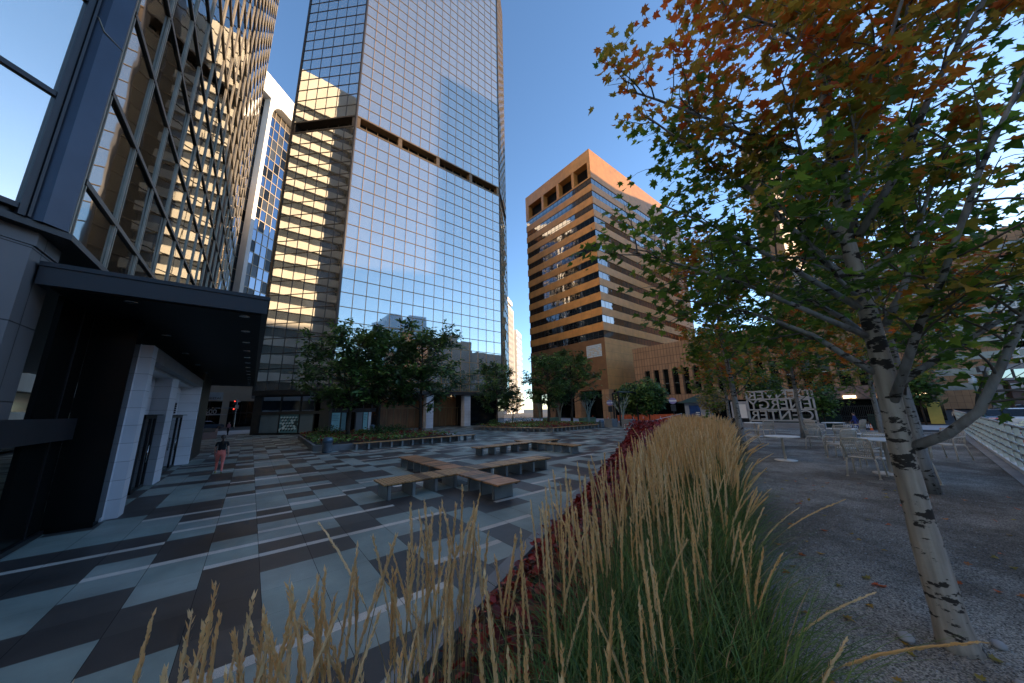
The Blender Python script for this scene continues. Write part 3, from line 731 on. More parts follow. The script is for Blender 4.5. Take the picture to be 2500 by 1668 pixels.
# crown with open bays on the west side
rect(b, 0, 66.3, zt_)
b.prism([(ox+2.4,oy),(ox1,oy),(ox1,oy1),(ox+2.4,oy1)], 61.6, 66.3)
for ya, yb in ((oy,oy+.95),(48.25,49.1),(53.9,54.8),(60.2,61.1),(oy1-1.3,oy1)): b.box(ox, ox+2.39, ya, yb, 61.6, 66.3)
b.build('crown', M['orange'], O)
lv = MB(); lv.box(ox+2.0, ox+2.38, oy+1, oy1-1.3, 61.62, 66.28)
for i in range(12): lv.box(ox+1.6, ox+2.0, oy+1, oy1-1.3, 61.8+.37*i, 61.86+.37*i)
lv.build('louvres', M['towerdark'], O)
for n_, z in enumerate(zr):
    zb = z-hW
    zn = zr[n_+1] if n_+1 < len(zr) else 6.5
    b = MB()
    rect(b, 0, zn if n_+1 < len(zr) else 6.5, zb)
    b.build('wall_band', M['orange'] if n_+1 < len(zr) else M['orangej'], O)
    b = MB(); q = random.Random(100+n_)
    rect(b, .4, zb, z, 1)
    ny_ = 17; pw = (oy1-oy-.3)/ny_
    for j in range(ny_):
        t1_, t2_ = q.gauss(0,.006), q.gauss(0,.006); y = oy+.15+pw*j
        b.face([(ox+.14+t1_,y+pw,zb),(ox+.14-t1_,y,zb),(ox+.14-t1_+t2_,y,z),(ox+.14+t1_+t2_,y+pw,z)], 0)
    nx_ = 26; pw2 = (ox1-ox-.3)/nx_
    for j in range(nx_):
        t1_, t2_ = q.gauss(0,.004), q.gauss(0,.003); x = ox+.15+pw2*j
        b.face([(x,oy+.14+t1_,zb),(x+pw2,oy+.14-t1_,zb),(x+pw2,oy+.14-t1_+t2_,z),(x,oy+.14+t1_+t2_,z)], 0)
    wo = b.build('window_band', [M['mirror_e'], M['towerdark']], O)
    m_ = MB()
    for j in range(1, ny_): m_.box(ox+.09, ox+.16, oy+.15+pw*j-.03, oy+.15+pw*j+.03, zb, z)
    for j in range(1, nx_): m_.box(ox+.15+pw2*j-.015, ox+.15+pw2*j+.015, oy+.11, oy+.16, zb, z)
    m_.box(ox+.09, ox+.15, oy+.15, oy1-.1, zb+.52, zb+.57)
    m_.box(ox+.15, ox1-.1, oy+.10, oy+.15, zb+.02, zb+.06)
    m_.build('window_mullion', M['towerdark'], wo)
b = MB(); b.prism([(ox1,oy+.03),(114,oy+.03),(114,oy1-2),(ox1,oy1-2)], 0, 65.5); lw = b.build('lower_wing', M['orange'], O)
for z in zr[1:]:
    b = MB(); b.box(ox1+.01, 113.5, oy-.03, oy+.02, z-hW, z); b.build('window_band', M['mirror_e'], lw)
# glass block window on the west wall, recessed ground floor with piers
b = MB(); q = random.Random(4)
for i in range(10):
    for j in range(7): b.box(ox-.03, ox+.02, 43.7+.44*i, 44.1+.44*i, 14.2+.42*j, 14.58+.42*j, q.choice((0,0,1)))
b.build('glass_block_window', [M['posterpale'], M['beige']], O)
b = MB(); b.prism([(ox+4,oy+3),(ox1-2,oy+3),(ox1-2,oy1-2),(ox+4,oy1-2)], 0, 6.49); b.build('ground_floor', M['blackglass'], O)
for px_, py_ in ((62.1,42.8),(62.1,51),(62.1,59.5),(62.1,66.3),(70,42.8),(78,42.8)):
    b = MB(); b.box(px_, px_+1.9, py_, py_+1.9, 0, 6.49); b.build('pier', M['brownflat'], O)
b = MB(); b.box(66.2,67.8,44.2,44.3,3.9,5.4); b.build('lit_transom', pm('dim_lit_panel', (.75,.60,.30), rough=.4, emit=.35), O)

# ================================================================== BROWN PODIUM AND TOWER
Bp = thing('brown_tower_block', 'brown stone tower over a ribbed podium with tall slot windows, behind the maples', 'building', (64, 37.4, 0))
b = MB(); b.box(64.4, 100, -2, 37.4, 9.8, 15.0); b.box(64.4, 100, -2, 37.4, 3.3, 4.7); b.box(65.2,100,-2,37.4,4.7,9.8)
slots = [35.1-1.92*i for i in range(17)]
prev = 37.4
for y in slots:
    b.box(64.4, 65.2, y+.0, prev, 4.7, 9.8); prev = y-1.15
b.box(64.4,65.2,-2,prev,4.7,9.8)
b.build('podium', M['brownrib'], Bp)
for y in slots:
    p = MB(); p.box(65.0,65.14,y-1.15,y,4.7,9.8,0); p.box(64.98,65.0,y-1.15,y,6.9,7.0,1); p.build('slot_window', [M['blackglass'], M['silver']], Bp)
b = MB(); b.box(68, 99, -2, 37.3, 0, 3.29); b.build('podium_base', M['blackglass'], Bp)
b = MB(); b.box(109, 118, 15.2, 20.5, 0, 81); b.box(118.001, 149.9, 15.2, 20.5, 0, 74); b.build('tower_shaft', M['brownflat'], Bp)
b = MB(); b.box(151.2, 164, 11.5, 26, 0, 76.5); b.box(150, 151.19, 19.0, 26, 0, 76.5); b.build('tower_wing', M['brownflat'], Bp)  # shaft and wing set back and sized to shade the tower and orange facades
q = random.Random(77)
for i in range(17):
    z = 9.5+3.9*i
    b = MB()
    b.box(150.05,151.19,11.55,18.99,z-1.0,z); b.box(150.05,151.19,11.55,18.99,z+2.8,z+2.88)
    for j in range(5): b.box(150.0,151.19,11.5+1.87*j-.13+(.13 if j == 0 else 0),11.5+1.87*j+.16-(.16 if j == 4 else 0),z,z+2.8)
    fo_ = b.build('window_frame', M['browntrim'], Bp)
    for j in range(4):
        p = MB(); p.box(150.6,150.7,11.66+1.87*j,13.24+1.87*j,z,z+2.8); p.build('window', M['curtain'] if q.random() < .75 else M['mirror_d'], fo_)

# ================================================================== FAR BUILDINGS IN VIEW
def grid_block(name, label, x0, x1, y0, y1, zt, wall, glass, cols, floors, z0=6, group=None, faces='s'):
    A = thing(name, label, 'building', (x0, y0, 0), group)
    b = MB(); b.box(x0, x1, y0, y1, 0, zt); b.build('wall', wall, A)
    fh = (zt-z0-2)/floors
    for i in range(floors):
        w_ = MB()
        if 's' in faces:
            cw = (x1-x0)/cols
            for j in range(cols): w_.box(x0+cw*(j+.14), x0+cw*(j+.86), y0-.12, y0+.02, z0+fh*(i+.22), z0+fh*(i+.86))
        if 'e' in faces:
            cn = max(2, int((y1-y0)/ ((x1-x0)/cols))); cw = (y1-y0)/cn
            for j in range(cn): w_.box(x1-.02, x1+.12, y0+cw*(j+.14), y0+cw*(j+.86), z0+fh*(i+.22), z0+fh*(i+.86))
        if w_.v: w_.build('window_row', glass, A)
    return A
fb = thing('pale_slab_building', 'pale sunlit slab building with thin vertical fins beyond the mirror tower', 'building', (119, 150, 0))
b = MB(); b.box(112, 131, 150.4, 175, 0, 67); b.box(112,129,151,170,67,68); b.box(112,129.6,150.2,172,69.2,72); b.build('wall', M['whitepanel'], fb)
fb.rotation_euler.z = math.radians(38)
for i in range(15):
    w_ = MB(); w_.box(113,130,150.2,150.39,8+3.8*i,9.6+3.8*i); w_.build('window_row', M['winpale'], fb)
for i in range(9):
    w_ = MB(); w_.box(113.5+2*i,113.8+2*i,149.9,150.38,4,66); w_.build('fin', M['whitepanel'], fb)
b = MB(); b.box(131.5,131.9,150,175,0,66.9); b.build('end_wall', M['whitepanel'], fb)
wa = grid_block('white_annex_building', 'small white sunlit block between the pale slab and the orange office', 133, 150, 160, 180, 55, M['whitepanel'], M['winpale'], 6, 12)
wa.rotation_euler.z = math.radians(38)
# street building at far left
S = thing('stone_street_building', 'beige stone street building with shop sign and white number 500', 'building', (-12, 125, 0))
b = MB(); b.box(-30, 12, 125, 128, 6.6, 9.6); b.box(-30,12,125.5,128,9.6,30)
for x in (-28,-19.5,-6.9,3.5): b.box(x, x+1.5, 125.02, 127, -1, 6.6); b.box(x-.2,x+1.3,125.0,125.5,9.6,30)
b.build('wall', M['beige'], S)
for x0_, x1_ in ((-26.5,-19.5),(-18,-6.9),(-5.4,3.5)):
    w_ = MB(); w_.box(x0_,x1_,126,126.2,-1,6.6,0)
    n_ = int((x1_-x0_)/1.4)
    for j in range(n_): w_.box(x0_+1.4*j,x0_+1.4*j+.1,125.9,126,0,6.6,1)
    w_.box(x0_,x1_,125.8,126,3.0,3.3,1); w_.build('shop_window', [M['blackglass'], M['charcoal']], S)
for i in range(5):
    w_ = MB()
    for x in (-29,-24.5,-18,-13,-8,-3.5,2): w_.box(x, x+3.2, 125.3, 125.49, 11+3.8*i, 13.4+3.8*i)
    w_.build('window_row', M['blackglass'], S)
b = MB(); b.box(-11.2,-6.95,124.9,124.99,6.85,9.1); sgn = b.build('shop_sign', M['posterpale'], S)
def text(s, name, mat, parent, size, loc, xdir, updir, ext=.03, cat=None):
    cu = bpy.data.curves.new(name, 'FONT'); cu.body = s; cu.size = size; cu.extrude = ext; cu.align_x = 'LEFT'
    ob = bpy.data.objects.new(name, cu); COL.objects.link(ob)
    bpy.context.view_layer.update()
    me = bpy.data.meshes.new_from_object(ob.evaluated_get(bpy.context.evaluated_depsgraph_get()))
    bpy.data.objects.remove(ob)
    xd, ud = V(xdir).normalized(), V(updir).normalized(); nd = xd.cross(ud)
    Mt = Matrix((xd, ud, nd)).transposed().to_4x4(); Mt.translation = V(loc) - ORG.get(parent.name, V((0,0,0)))
    me.transform(Mt); me.materials.clear(); me.materials.append(mat)
    o = bpy.data.objects.new(name, me); COL.objects.link(o); o.parent = parent; ORG[o.name] = ORG.get(parent.name, V((0,0,0)))
    return o
text('I', 'sign_letters', M['black'], sgn, .8, (-10.6,124.86,8.2), (1,0,0), (0,0,1))
text('LARKETAE', 'sign_letters', M['black'], sgn, .82, (-11.1,124.86,7.15), (1,0,0), (0,0,1))
S.location = (-12*.84, 125*.84, .40); S.scale = (.84,.84,.84)
b = MB(); b.box(-12,-5.5,123.6,124.0,2.7,2.95); b.build('door_canopy', M['paintwhite'], S)
text('500', 'street_number', M['paintwhite'], S, 1.75, (-10.3,123.8,3.05), (1,0,0), (0,0,1), .1)

# ================================================================== BUILDINGS THE MIRRORS SHOW, AND BLOCKS ADDED TO SHADE OR SCREEN
R1 = thing('blue_glass_skyscraper', 'blue glass skyscraper seen only as a reflection low in the mirror tower', 'skyscraper', (56, -100, 0))
b = MB(); b.prism([(57,-100),(84,-100),(88,-112),(84,-130),(57,-130),(53,-112)], 0, 57)
b.prism([(59,-101),(68,-101),(68,-125),(59,-125)],57,61.5); b.prism([(72,-101),(83,-101),(83,-125),(72,-125)],57,63); b.build('glass_shaft', M['mirror_d'], R1)
for i in range(15):
    p = MB(); p.box(57,84,-99.96,-99.9,3.5*i+3,3.5*i+3.5); p.build('floor_band', M['navy'], R1)
grid_block('grey_stone_block', 'low grey stone block seen only as a reflection in the mirror tower', 88, 118, -118, -101, 50, M['concrete_grey'], M['blackglass'], 12, 11, faces='')
b2 = MB(); b2.box(104,110,-116,-106,50.01,55); 
tag(b2.build('roof_lantern', M['concrete_grey']), 'grey rooftop lantern on the low stone block reflected in the tower', 'rooftop')
grid_block('low_grey_block', 'wide low grey block reflected at the foot of the mirror tower', 118, 190, -120, -95, 42, M['concrete_grey'], M['blackglass'], 20, 9, faces='')
def bands(name, label, x0, x1, y0, y1, zt, n):
    A = thing(name, label, 'building', (x1, y0, 0))
    b = MB(); b.box(x0, x1, y0, y1, zt-7, zt); b.build('roof_band', M['bandstone'], A)
    b = MB(); b.box(x0+.5, x1-.5, y0+.5, y1-.5, 0, zt-7); b.build('glass_core', M['bandglass'], A)
    fh = (zt-7)/n
    q = random.Random(9)
    for i in range(n):
        m_ = MB(); m_.box(x0,x1,y0,y1,fh*i+fh*.52,fh*(i+1)); 
        m_.build('wall_band', M['bandstone'], A)
    return A
bands('white_banded_building', 'white banded office block reflected in the left facet of the mirror tower', -60, -15, 42.7, 112, 73.5, 21)
lowA = grid_block('plaza_shade_block', 'long brown block added far behind the right hand trees to shade the plaza', 150, 172, -62, 11.4, 47, M['brownflat'], M['blackglass'], 8, 11, faces='')  # added shadow caster: keeps low sun off the plaza and lower facades
for i in range(10):
    m_ = MB(); m_.box(149.9,150.02,-61,11,5+4*i,6.8+4*i); m_.build('window_row', M['winpale'], lowA)
grid_block('sky_screen_block', 'plain unseen block added behind the viewer to screen low sky from the glass', -70, 60, -85, -62, 21, M['brownflat'], M['blackglass'], 12, 5, faces='')  # added out of view to block low sky reflected in the dark entrance glass

grid_block('street_shade_block', 'plain hidden block added behind the mirror tower to shade the street beyond', 45, 58, 79, 112, 69, M['brownflat'], M['blackglass'], 6, 14, faces='')  # added shadow caster, hidden by the tower: shades the far left street
# ================================================================== VEGETATION
MAPLE = [(0,0,0),(.30,-.06,.06),(.24,.12,.05),(.60,.22,.15),(.40,.36,.09),(.56,.62,.14),(.22,.54,.04),(.16,.72,.0),(0,1.02,-.12),
         (-.16,.72,.0),(-.22,.54,.04),(-.56,.62,.14),(-.40,.36,.09),(-.60,.22,.15),(-.24,.12,.05),(-.30,-.06,.06)]
STAR = [(0,0,0),(.55,.15,.04),(.28,.38,.02),(.45,.68,.04),(.12,.6,0),(0,1,-.03),(-.12,.6,0),(-.45,.68,.04),(-.28,.38,.02),(-.55,.15,.04)]
OVAL = [(0,0,0),(.36,.28,.03),(.33,.62,.03),(0,1,-.04),(-.33,.62,.03),(-.36,.28,.03)]
from mathutils import noise as mnoise
def limb(q, p, d, L, n=6, curl=.16, lift=.06):
    pts = [V(p)]; d = V(d).normalized()
    for i in range(n):
        d = (d + V((q.gauss(0,curl), q.gauss(0,curl), q.gauss(0,curl*.7)+lift))).normalized()
        pts.append(pts[-1] + d*(L/n))
    return pts
def along(pts, t):
    f = t*(len(pts)-1); i = min(int(f), len(pts)-2)
    return pts[i].lerp(pts[i+1], f-i), (pts[i+1]-pts[i]).normalized()
def spray(q, mb, pts, count, spread, size, shape, pick, droop=.35, wid=1.0, t0=.1):
    for i in range(count):
        t = t0+(1-t0)*q.random(); p, d = along(pts, t)
        p = p + V((q.gauss(0,spread), q.gauss(0,spread), q.gauss(0,spread*.7)))
        dd = V((d.x+q.gauss(0,.7), d.y+q.gauss(0,.7), d.z*.3-droop+q.gauss(0,.35)))
        nn_ = V((q.gauss(0,.45), q.gauss(0,.45), 1))
        mb.leaf(p, dd, nn_, shape, size*q.uniform(.7,1.25), pick(p, q), wid)
def grow(q, wood, leaves, p, d, L, r, nsec, nter, nleaf, spread, size, shape, pick, bare=.25, lift=.06, sub=.45, wid=1.0, droop=.35):
    pts = limb(q, p, d, L, 7, .13, lift)
    wood.tube(pts, [r*(1-.8*i/7) for i in range(8)], 6)
    for s in range(nsec):
        t = bare+(1-bare)*(s+.5)/nsec
        a, dr = along(pts, t)
        side = V((q.gauss(0,1), q.gauss(0,1), q.gauss(.1,.45))).normalized()
        d2 = (dr*.75+side*.9).normalized(); L2 = L*sub*(1.15-.6*t)*q.uniform(.7,1.2)
        p2 = limb(q, a, d2, L2, 4, .2, .02)
        wood.tube(p2, [r*.38*(1-.8*i/4) for i in range(5)], 4, caps=False)
        spray(q, leaves, p2, nleaf, spread, size, shape, pick, droop, wid)
        for k in range(nter):
            a3, dr3 = along(p2, q.uniform(.3,1))
            p3 = limb(q, a3, dr3+V((q.gauss(0,.9),q.gauss(0,.9),q.gauss(0,.4))), L2*.6, 3, .2, 0)
            wood.tube(p3, [r*.16,r*.13,r*.1,r*.05], 3, caps=False)
            spray(q, leaves, p3, nleaf, spread, size, shape, pick, droop, wid)
    return pts
def finish_tree(root, trunk, wood, leaves, lmats, bark, twig):
    tr = trunk.build('trunk', bark, root); wood.build('branches', twig, root); leaves.build('crown', lmats, root)
AUT = [LG, LG2, LO, LB, LR, LRR]
def pick_aut(bias, freq=.75, origin=(0,0,0), kz=.0, ky=0):
    def f(p, q):
        s = mnoise.noise(p*freq+V(origin))*1.7 + bias + p.z*kz - p.y*ky + q.gauss(0,.15)
        if s < -.15: return 0 if q.random() < .7 else 1
        if s < .12: return q.choice((0,1,2,2))
        if s < .40: return q.choice((2,2,3,4))
        return q.choice((3,4,4,5,2))
    return f
# --- foreground tree, right edge
q = random.Random(42)
t1 = thing('maple_tree', 'nearest white trunked maple with orange and green leaves, at the right edge', 'tree', (4.16,.14,.75), 'white trunked maples on the gravel')
path = [(4.18,.12,.72),(4.17,.13,.95),(4.16,.145,1.42),(4.16,.15,2.04),(4.16,.14,2.4),(4.15,.13,2.84),(4.15,.13,3.21),(4.16,.14,3.67),(4.16,.14,4.09),(4.15,.10,4.78),(4.16,.07,5.23),(4.14,.0,6.18),(4.10,.0,7.2),(4.1,.02,8.4)]
tr = MB(); rad = [.165,.128,.113,.104,.100,.092,.085,.078,.070,.060,.052,.040,.026,.01]
def dens(pp, rr_, m=3):
    P, R_ = [], []
    for i in range(len(pp)-1):
        for k in range(m):
            t = k/m; P.append(V(pp[i]).lerp(V(pp[i+1]), t)); R_.append(rr_[i]+(rr_[i+1]-rr_[i])*t)
    return P+[V(pp[-1])], R_+[rr_[-1]]
P_, R_ = dens(path, rad); R_ = [r*.72*(1+q.uniform(-.035,.05)) for r in R_]
tr.tube(P_, R_, 18)
for z, a, r in ():   # knots and scars
    rr_ = .108; cx, cy = 4.16+rr_*math.cos(a), .14+rr_*math.sin(a)
    nn_ = V((math.cos(a), math.sin(a), 0)); tt = V((-math.sin(a), math.cos(a), 0))
    ring = [V((cx,cy,z))+tt*(r*1.25*math.cos(k*.5236))+V((0,0,r*.8*math.sin(k*.5236)))-nn_*(.004+.010*abs(math.cos(k*.5236))) for k in range(13)]
    tr.tube(ring, [.009]*13, 6, 1)
    tr.tube([V((cx,cy,z))-nn_*.018, V((cx,cy,z))-nn_*.001], [r*.85,r*.55], 10, 1)
trunk1 = tr; wood = MB(); leaves = MB()
pk = pick_aut(-1.80, .75, (3,1,7), .32, .20)
man = [  # limbs read off the photograph: points from trunk outward, base radius
 ([(4.15,.08,2.14),(4.08,-.10,2.25),(3.98,-.26,2.42),(3.93,-.38,2.68),(3.9,-.55,3.05),(3.9,-.85,3.6),(3.9,-1.1,4.1)], .037),
 ([(4.12,.12,2.50),(3.95,.0,2.78),(3.75,-.10,3.02),(3.6,-.25,3.3),(3.4,-.5,3.9),(3.3,-.8,4.5)], .034),
 ([(4.14,.16,2.72),(4.05,.34,2.92),(4.0,.50,3.12),(3.95,.80,3.35),(3.9,1.2,3.6),(3.85,1.6,3.75)], .028),
 ([(4.15,.15,3.48),(4.10,.36,3.92),(4.05,.56,4.42),(3.95,.78,4.9),(3.75,1.15,5.5),(3.5,1.5,6.1)], .035),
 ([(4.15,.14,3.90),(4.05,.34,4.42),(3.9,.52,4.92),(3.75,.82,5.4),(3.5,1.2,5.9)], .03),
 ([(4.13,.10,4.46),(4.0,.22,4.86),(3.8,.46,5.1),(3.5,.78,5.4),(3.1,1.2,5.8),(2.9,1.5,6.1)], .028),
 ([(4.12,.09,4.28),(4.0,.04,4.62),(3.9,-.12,5.02),(3.75,-.40,5.45),(3.6,-.7,6.1)], .03),
 ([(4.15,.07,3.98),(4.1,-.24,4.42),(4.0,-.52,4.95),(3.9,-.9,5.5),(3.8,-1.2,6.0)], .033),
 ([(4.17,.05,3.15),(4.25,-.10,3.45),(4.35,-.32,4.1),(4.45,-.6,4.8)], .03),
 ([(4.2,.12,2.95),(4.5,.30,3.3),(4.8,.6,3.7),(5.2,1.0,4.1),(5.5,1.4,4.4)], .03),
 ([(4.12,.16,3.05),(3.9,.45,3.3),(3.6,.85,3.65),(3.35,1.3,3.95),(3.15,1.7,4.2)], .026),
 ([(4.2,.06,2.65),(4.4,-.25,2.9),(4.6,-.65,3.2),(4.8,-1.1,3.5)], .028),
 ([(4.12,.16,3.3),(4.0,.5,3.75),(3.75,.95,4.3),(3.5,1.45,4.8)], .028),
]
for pts, r in man:
    pts = [V(p) for p in pts]; n = len(pts)
    wood.tube(pts, [r*(1-.72*i/(n-1)) for i in range(n)], 9)
    for s in range(13):
        t = .30+.70*(s+q.random()*.6)/13
        a, dr = along(pts, min(t,1))
        side = V((q.gauss(0,1), q.gauss(0,1), q.gauss(.1,.5))).normalized()
        L2 = q.uniform(.45,.85)*(1.1-.35*t)
        p2 = limb(q, a, dr*.8+side*.85, L2, 4, .2, .02)
        wood.tube(p2, [.009*(1-.75*i/4) for i in range(5)], 4, 1, caps=False)
        spray(q, leaves, p2, 10, .085, .086, MAPLE, pk, .4)
        for k in range(2):
            a3, dr3 = along(p2, q.uniform(.3,1)); p3 = limb(q, a3, dr3+V((q.gauss(0,.9),q.gauss(0,.9),q.gauss(0,.4))), L2*.55, 3, .2, 0)
            wood.tube(p3, [.004,.003,.003,.002], 3, 1, caps=False)
            spray(q, leaves, p3, 8, .08, .086, MAPLE, pk, .4)
for i in range(24):
    z = 3.1+4.6*(i/24)**.9; az = i*2.399+.4
    d = V((math.cos(az), math.sin(az), q.uniform(.45,.95)))
    L = q.uniform(1.7,2.3)*(1-.45*max(0,(z-4.5)/4))
    if d.x < -.5: L *= .72
    b0, _ = along([V(p) for p in path], 0)
    cx = next(V(path[k]).lerp(V(path[k+1]), (z-path[k][2])/(path[k+1][2]-path[k][2])) for k in range(len(path)-1) if path[k][2] <= z <= path[k+1][2])
    grow(q, wood, leaves, cx, d, L, .020, 9, 2, 8, .085, .086, MAPLE, pk, .3, .03, .42, 1.0, .4)
tb = trunk1.build('trunk', [M['bark'], M['black']], t1); wood.build('branches', [M['bark_grey'], M['twig']], t1); leaves.build('crown', AUT, t1)
# --- maples further along the terrace: two growths, then copies
def maple(seed, loc, label, bias, H=7.6):
    q = random.Random(seed)
    root = thing('maple_tree', label, 'tree', (0,0,0), 'white trunked maples on the gravel')
    tr, wd, lf = MB(), MB(), MB()
    p = [V((0,0,-.03))]; dx, dy = q.uniform(-.02,.02), q.uniform(-.02,.02)
    for i in range(1, 13): p.append(V((dx*i+q.gauss(0,.015), dy*i+q.gauss(0,.015), H*i/12)))
    tr.tube(p, [.125*(1-.9*(i/12)**.8)+.004 for i in range(13)], 12)
    pkk = pick_aut(bias, .7, (seed,2,5), .07)
    for i in range(30):
        z = 1.85+(H-2.4)*(i/30)**.95; az = i*2.399+seed
        d = V((math.cos(az), math.sin(az), q.uniform(.5,1.0)))
        L = q.uniform(2.0,2.7)*(1.05-.55*(z/H))
        c = p[0].lerp(p[-1], z/H)
        grow(q, wd, lf, c, d, L, .022, 8, 1, 16, .13, .14, STAR, pkk, .25, .04, .48)
    finish_tree(root, tr, wd, lf, AUT, M['bark_grey'], M['twig'])
    root.location = loc
    return root
mA = maple(3, (10.4,.13,.75), 'leaning grey barked maple directly behind the nearest white trunk', -.25)
mB = maple(8, (14.1,4.2,.75), 'maple with grey trunk just right of the tall grass bed', -.62, 8.4)
dup(mA, (22.6,4.0,.75), 2.1, 'thin spotted maple in front of the letter sign right end', .95)
dup(mB, (22.2,1.2,.75), 1.0, 'maple with pale trunk in front of the orange traffic cone and iron fence', .95)
dup(mA, (26.5,8.5,.75), 4.0, 'maple standing close behind the grey trunk left of the letter sign', 1.0)
# --- honey locusts in the plaza beds
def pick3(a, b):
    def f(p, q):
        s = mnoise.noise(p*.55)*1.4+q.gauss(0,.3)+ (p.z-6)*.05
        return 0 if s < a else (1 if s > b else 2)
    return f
SPR = [(0,0,0),(.30,.12,.02),(.24,.36,.0),(.32,.42,.02),(.20,.66,0),(.22,.74,.02),(0,1,-.05),(-.22,.74,.02),(-.20,.66,0),(-.32,.42,.02),(-.24,.36,0),(-.30,.12,.02)]
def locust(seed, label, H, Rr, loc, z0=3.0):
    q = random.Random(seed)
    root = thing('honey_locust_tree', label, 'tree', (0,0,0), 'feathery green trees in the plaza beds')
    tr, wd, lf = MB(), MB(), MB()
    top = V((q.uniform(-.3,.3), q.uniform(-.3,.3), H*.82))
    p = [V((0,0,-.2)).lerp(top, i/8)+V((q.gauss(0,.05),q.gauss(0,.05),0)) for i in range(9)]
    tr.tube(p, [.20*(1-.85*i/8) for i in range(9)], 10)
    pkk = pick3(-.15, .5)
    for i in range(26):
        z = z0*.75+(H*.80-z0*.75)*(i/26); az = i*2.399+seed
        zz = z/H
        L = Rr*(.55+.75*math.sin(min(1,max(0,(zz-.12)/.8))*PI)**.8)*q.uniform(.75,1.12)*.86
        d = V((math.cos(az), math.sin(az), q.uniform(.25,.75)+(.35 if zz > .55 else 0)))
        c, _ = along(p, min(1, (z+.2)/(H*.82+.2)))
        grow(q, wd, lf, c, d, L, .07, 9, 2, 8, .20, .40, SPR, pkk, .3, -.01, .42, .8, .25)
    finish_tree(root, tr, wd, lf, [HG3, HG2, HG], M['bark_brown'], M['bark_brown'])
    root.location = loc
    return root
lA = locust(5, 'leftmost feathery green tree behind the blue litter bin', 10.0, 4.1, (6.9,32.3,.4))
lB = locust(9, 'tallest green tree in the left bed before the white entrance columns', 11.8, 3.7, (13.7,32.4,.4))
dup(lA, (10.4,35.5,.4), 2.4, 'middle green tree of the left bed, set back between two others', 1.08)
dup(lB, (33.4,33.4,.4), 1.2, 'larger green tree at the left of the right bed near the pale slab', .92)
dup(lA, (41.2,35.7,.4), 4.0, 'green tree at the right of the right bed against the orange wall', 1.12)
dup(lB, (28.2,38.8,.4), 3.0, 'dark thin tree by the mirror tower corner behind the right bed', .82)
dup(lA, (40.5,50.5,.2), 5.2, 'far green street tree beside the foot of the mirror tower', .62)
# --- clipped round trees by the orange barrier
def roundtree(seed, name, label, loc, Rr, zc, H, n, size, mats, bark, grp=None, sq=1.0, tr_r=.09):
    q = random.Random(seed)
    root = thing(name, label, 'tree', (0,0,0), grp)
    tr, wd, lf = MB(), MB(), MB()
    tr.tube([(0,0,-.2),(.02,0,zc*.6),(0,.02,zc+.2)], [tr_r,tr_r*.8,tr_r*.4], 9)
    for i in range(16):
        az = i*2.399; d = V((math.cos(az), math.sin(az), q.uniform(.3,1.6)))
        pts = limb(q, (0,0,zc*.55+.3*q.random()), d, Rr*.95, 5, .15, .05); wd.tube(pts, [.035*(1-.8*k/5) for k in range(6)], 5)
    for i in range(n):
        v = V((q.gauss(0,1),q.gauss(0,1),q.gauss(0,1))).normalized()*(q.random()**.38)
        v *= 1+.20*mnoise.noise(v*2.6+V((seed,0,0)))
        p = V((v.x*Rr, v.y*Rr, zc+v.z*Rr*sq))
        s = mnoise.noise(p*.9)+q.gauss(0,.3)
        lf.leaf(p, V((v.x+q.gauss(0,.6),v.y+q.gauss(0,.6),-.3+q.gauss(0,.4))), V((v.x*.6+q.gauss(0,.4),v.y*.6+q.gauss(0,.4),1)), OVAL, size*q.uniform(.7,1.3), 0 if s < -.2 else (1 if s > .35 else 2))
    finish_tree(root, tr, wd, lf, mats, bark, bark)
    root.location = loc
    return root
rA = roundtree(2, 'round_tree', 'left one of two dense rounded green trees before the orange barrier', (47.2,28.6,0), 2.55, 3.7, 6, 4200, .34, [HG3, HG2, HG], M['bark_brown'], 'rounded trees before the barrier', .95)
dup(rA, (46.5,25.3,0), 2.2, 'right one of two dense rounded green trees, fuller and nearer', 1.08)
roundtree(6, 'small_tree', 'small tan leaved tree with bare twigs left of the letter sign', (40,14.3,-.16), 1.45, 3.2, 5, 1500, .20, [TN, TN, LO], M['twig'], None, 1.05, .045)
rC = roundtree(12, 'bushy_tree', 'dark bushy tree just right of the letter sign', (43.5,5.9,-.2), 1.35, 3.1, 5, 1700, .24, [HG3, LG, HG], M['bark_brown'], 'bushy trees along the street', 1.25, .06)
dup(rC, (46,10.8,-.2), 1.5, 'dark bushy tree behind the letter sign', 1.35)
dup(rC, (60,-.2,-.2), 2.8, 'bushy street tree behind the leaning white branch', 1.5)
dup(rC, (95,-11.2,-.2), .7, 'distant leafy tree between the parked cars and red shop sign', 1.6)
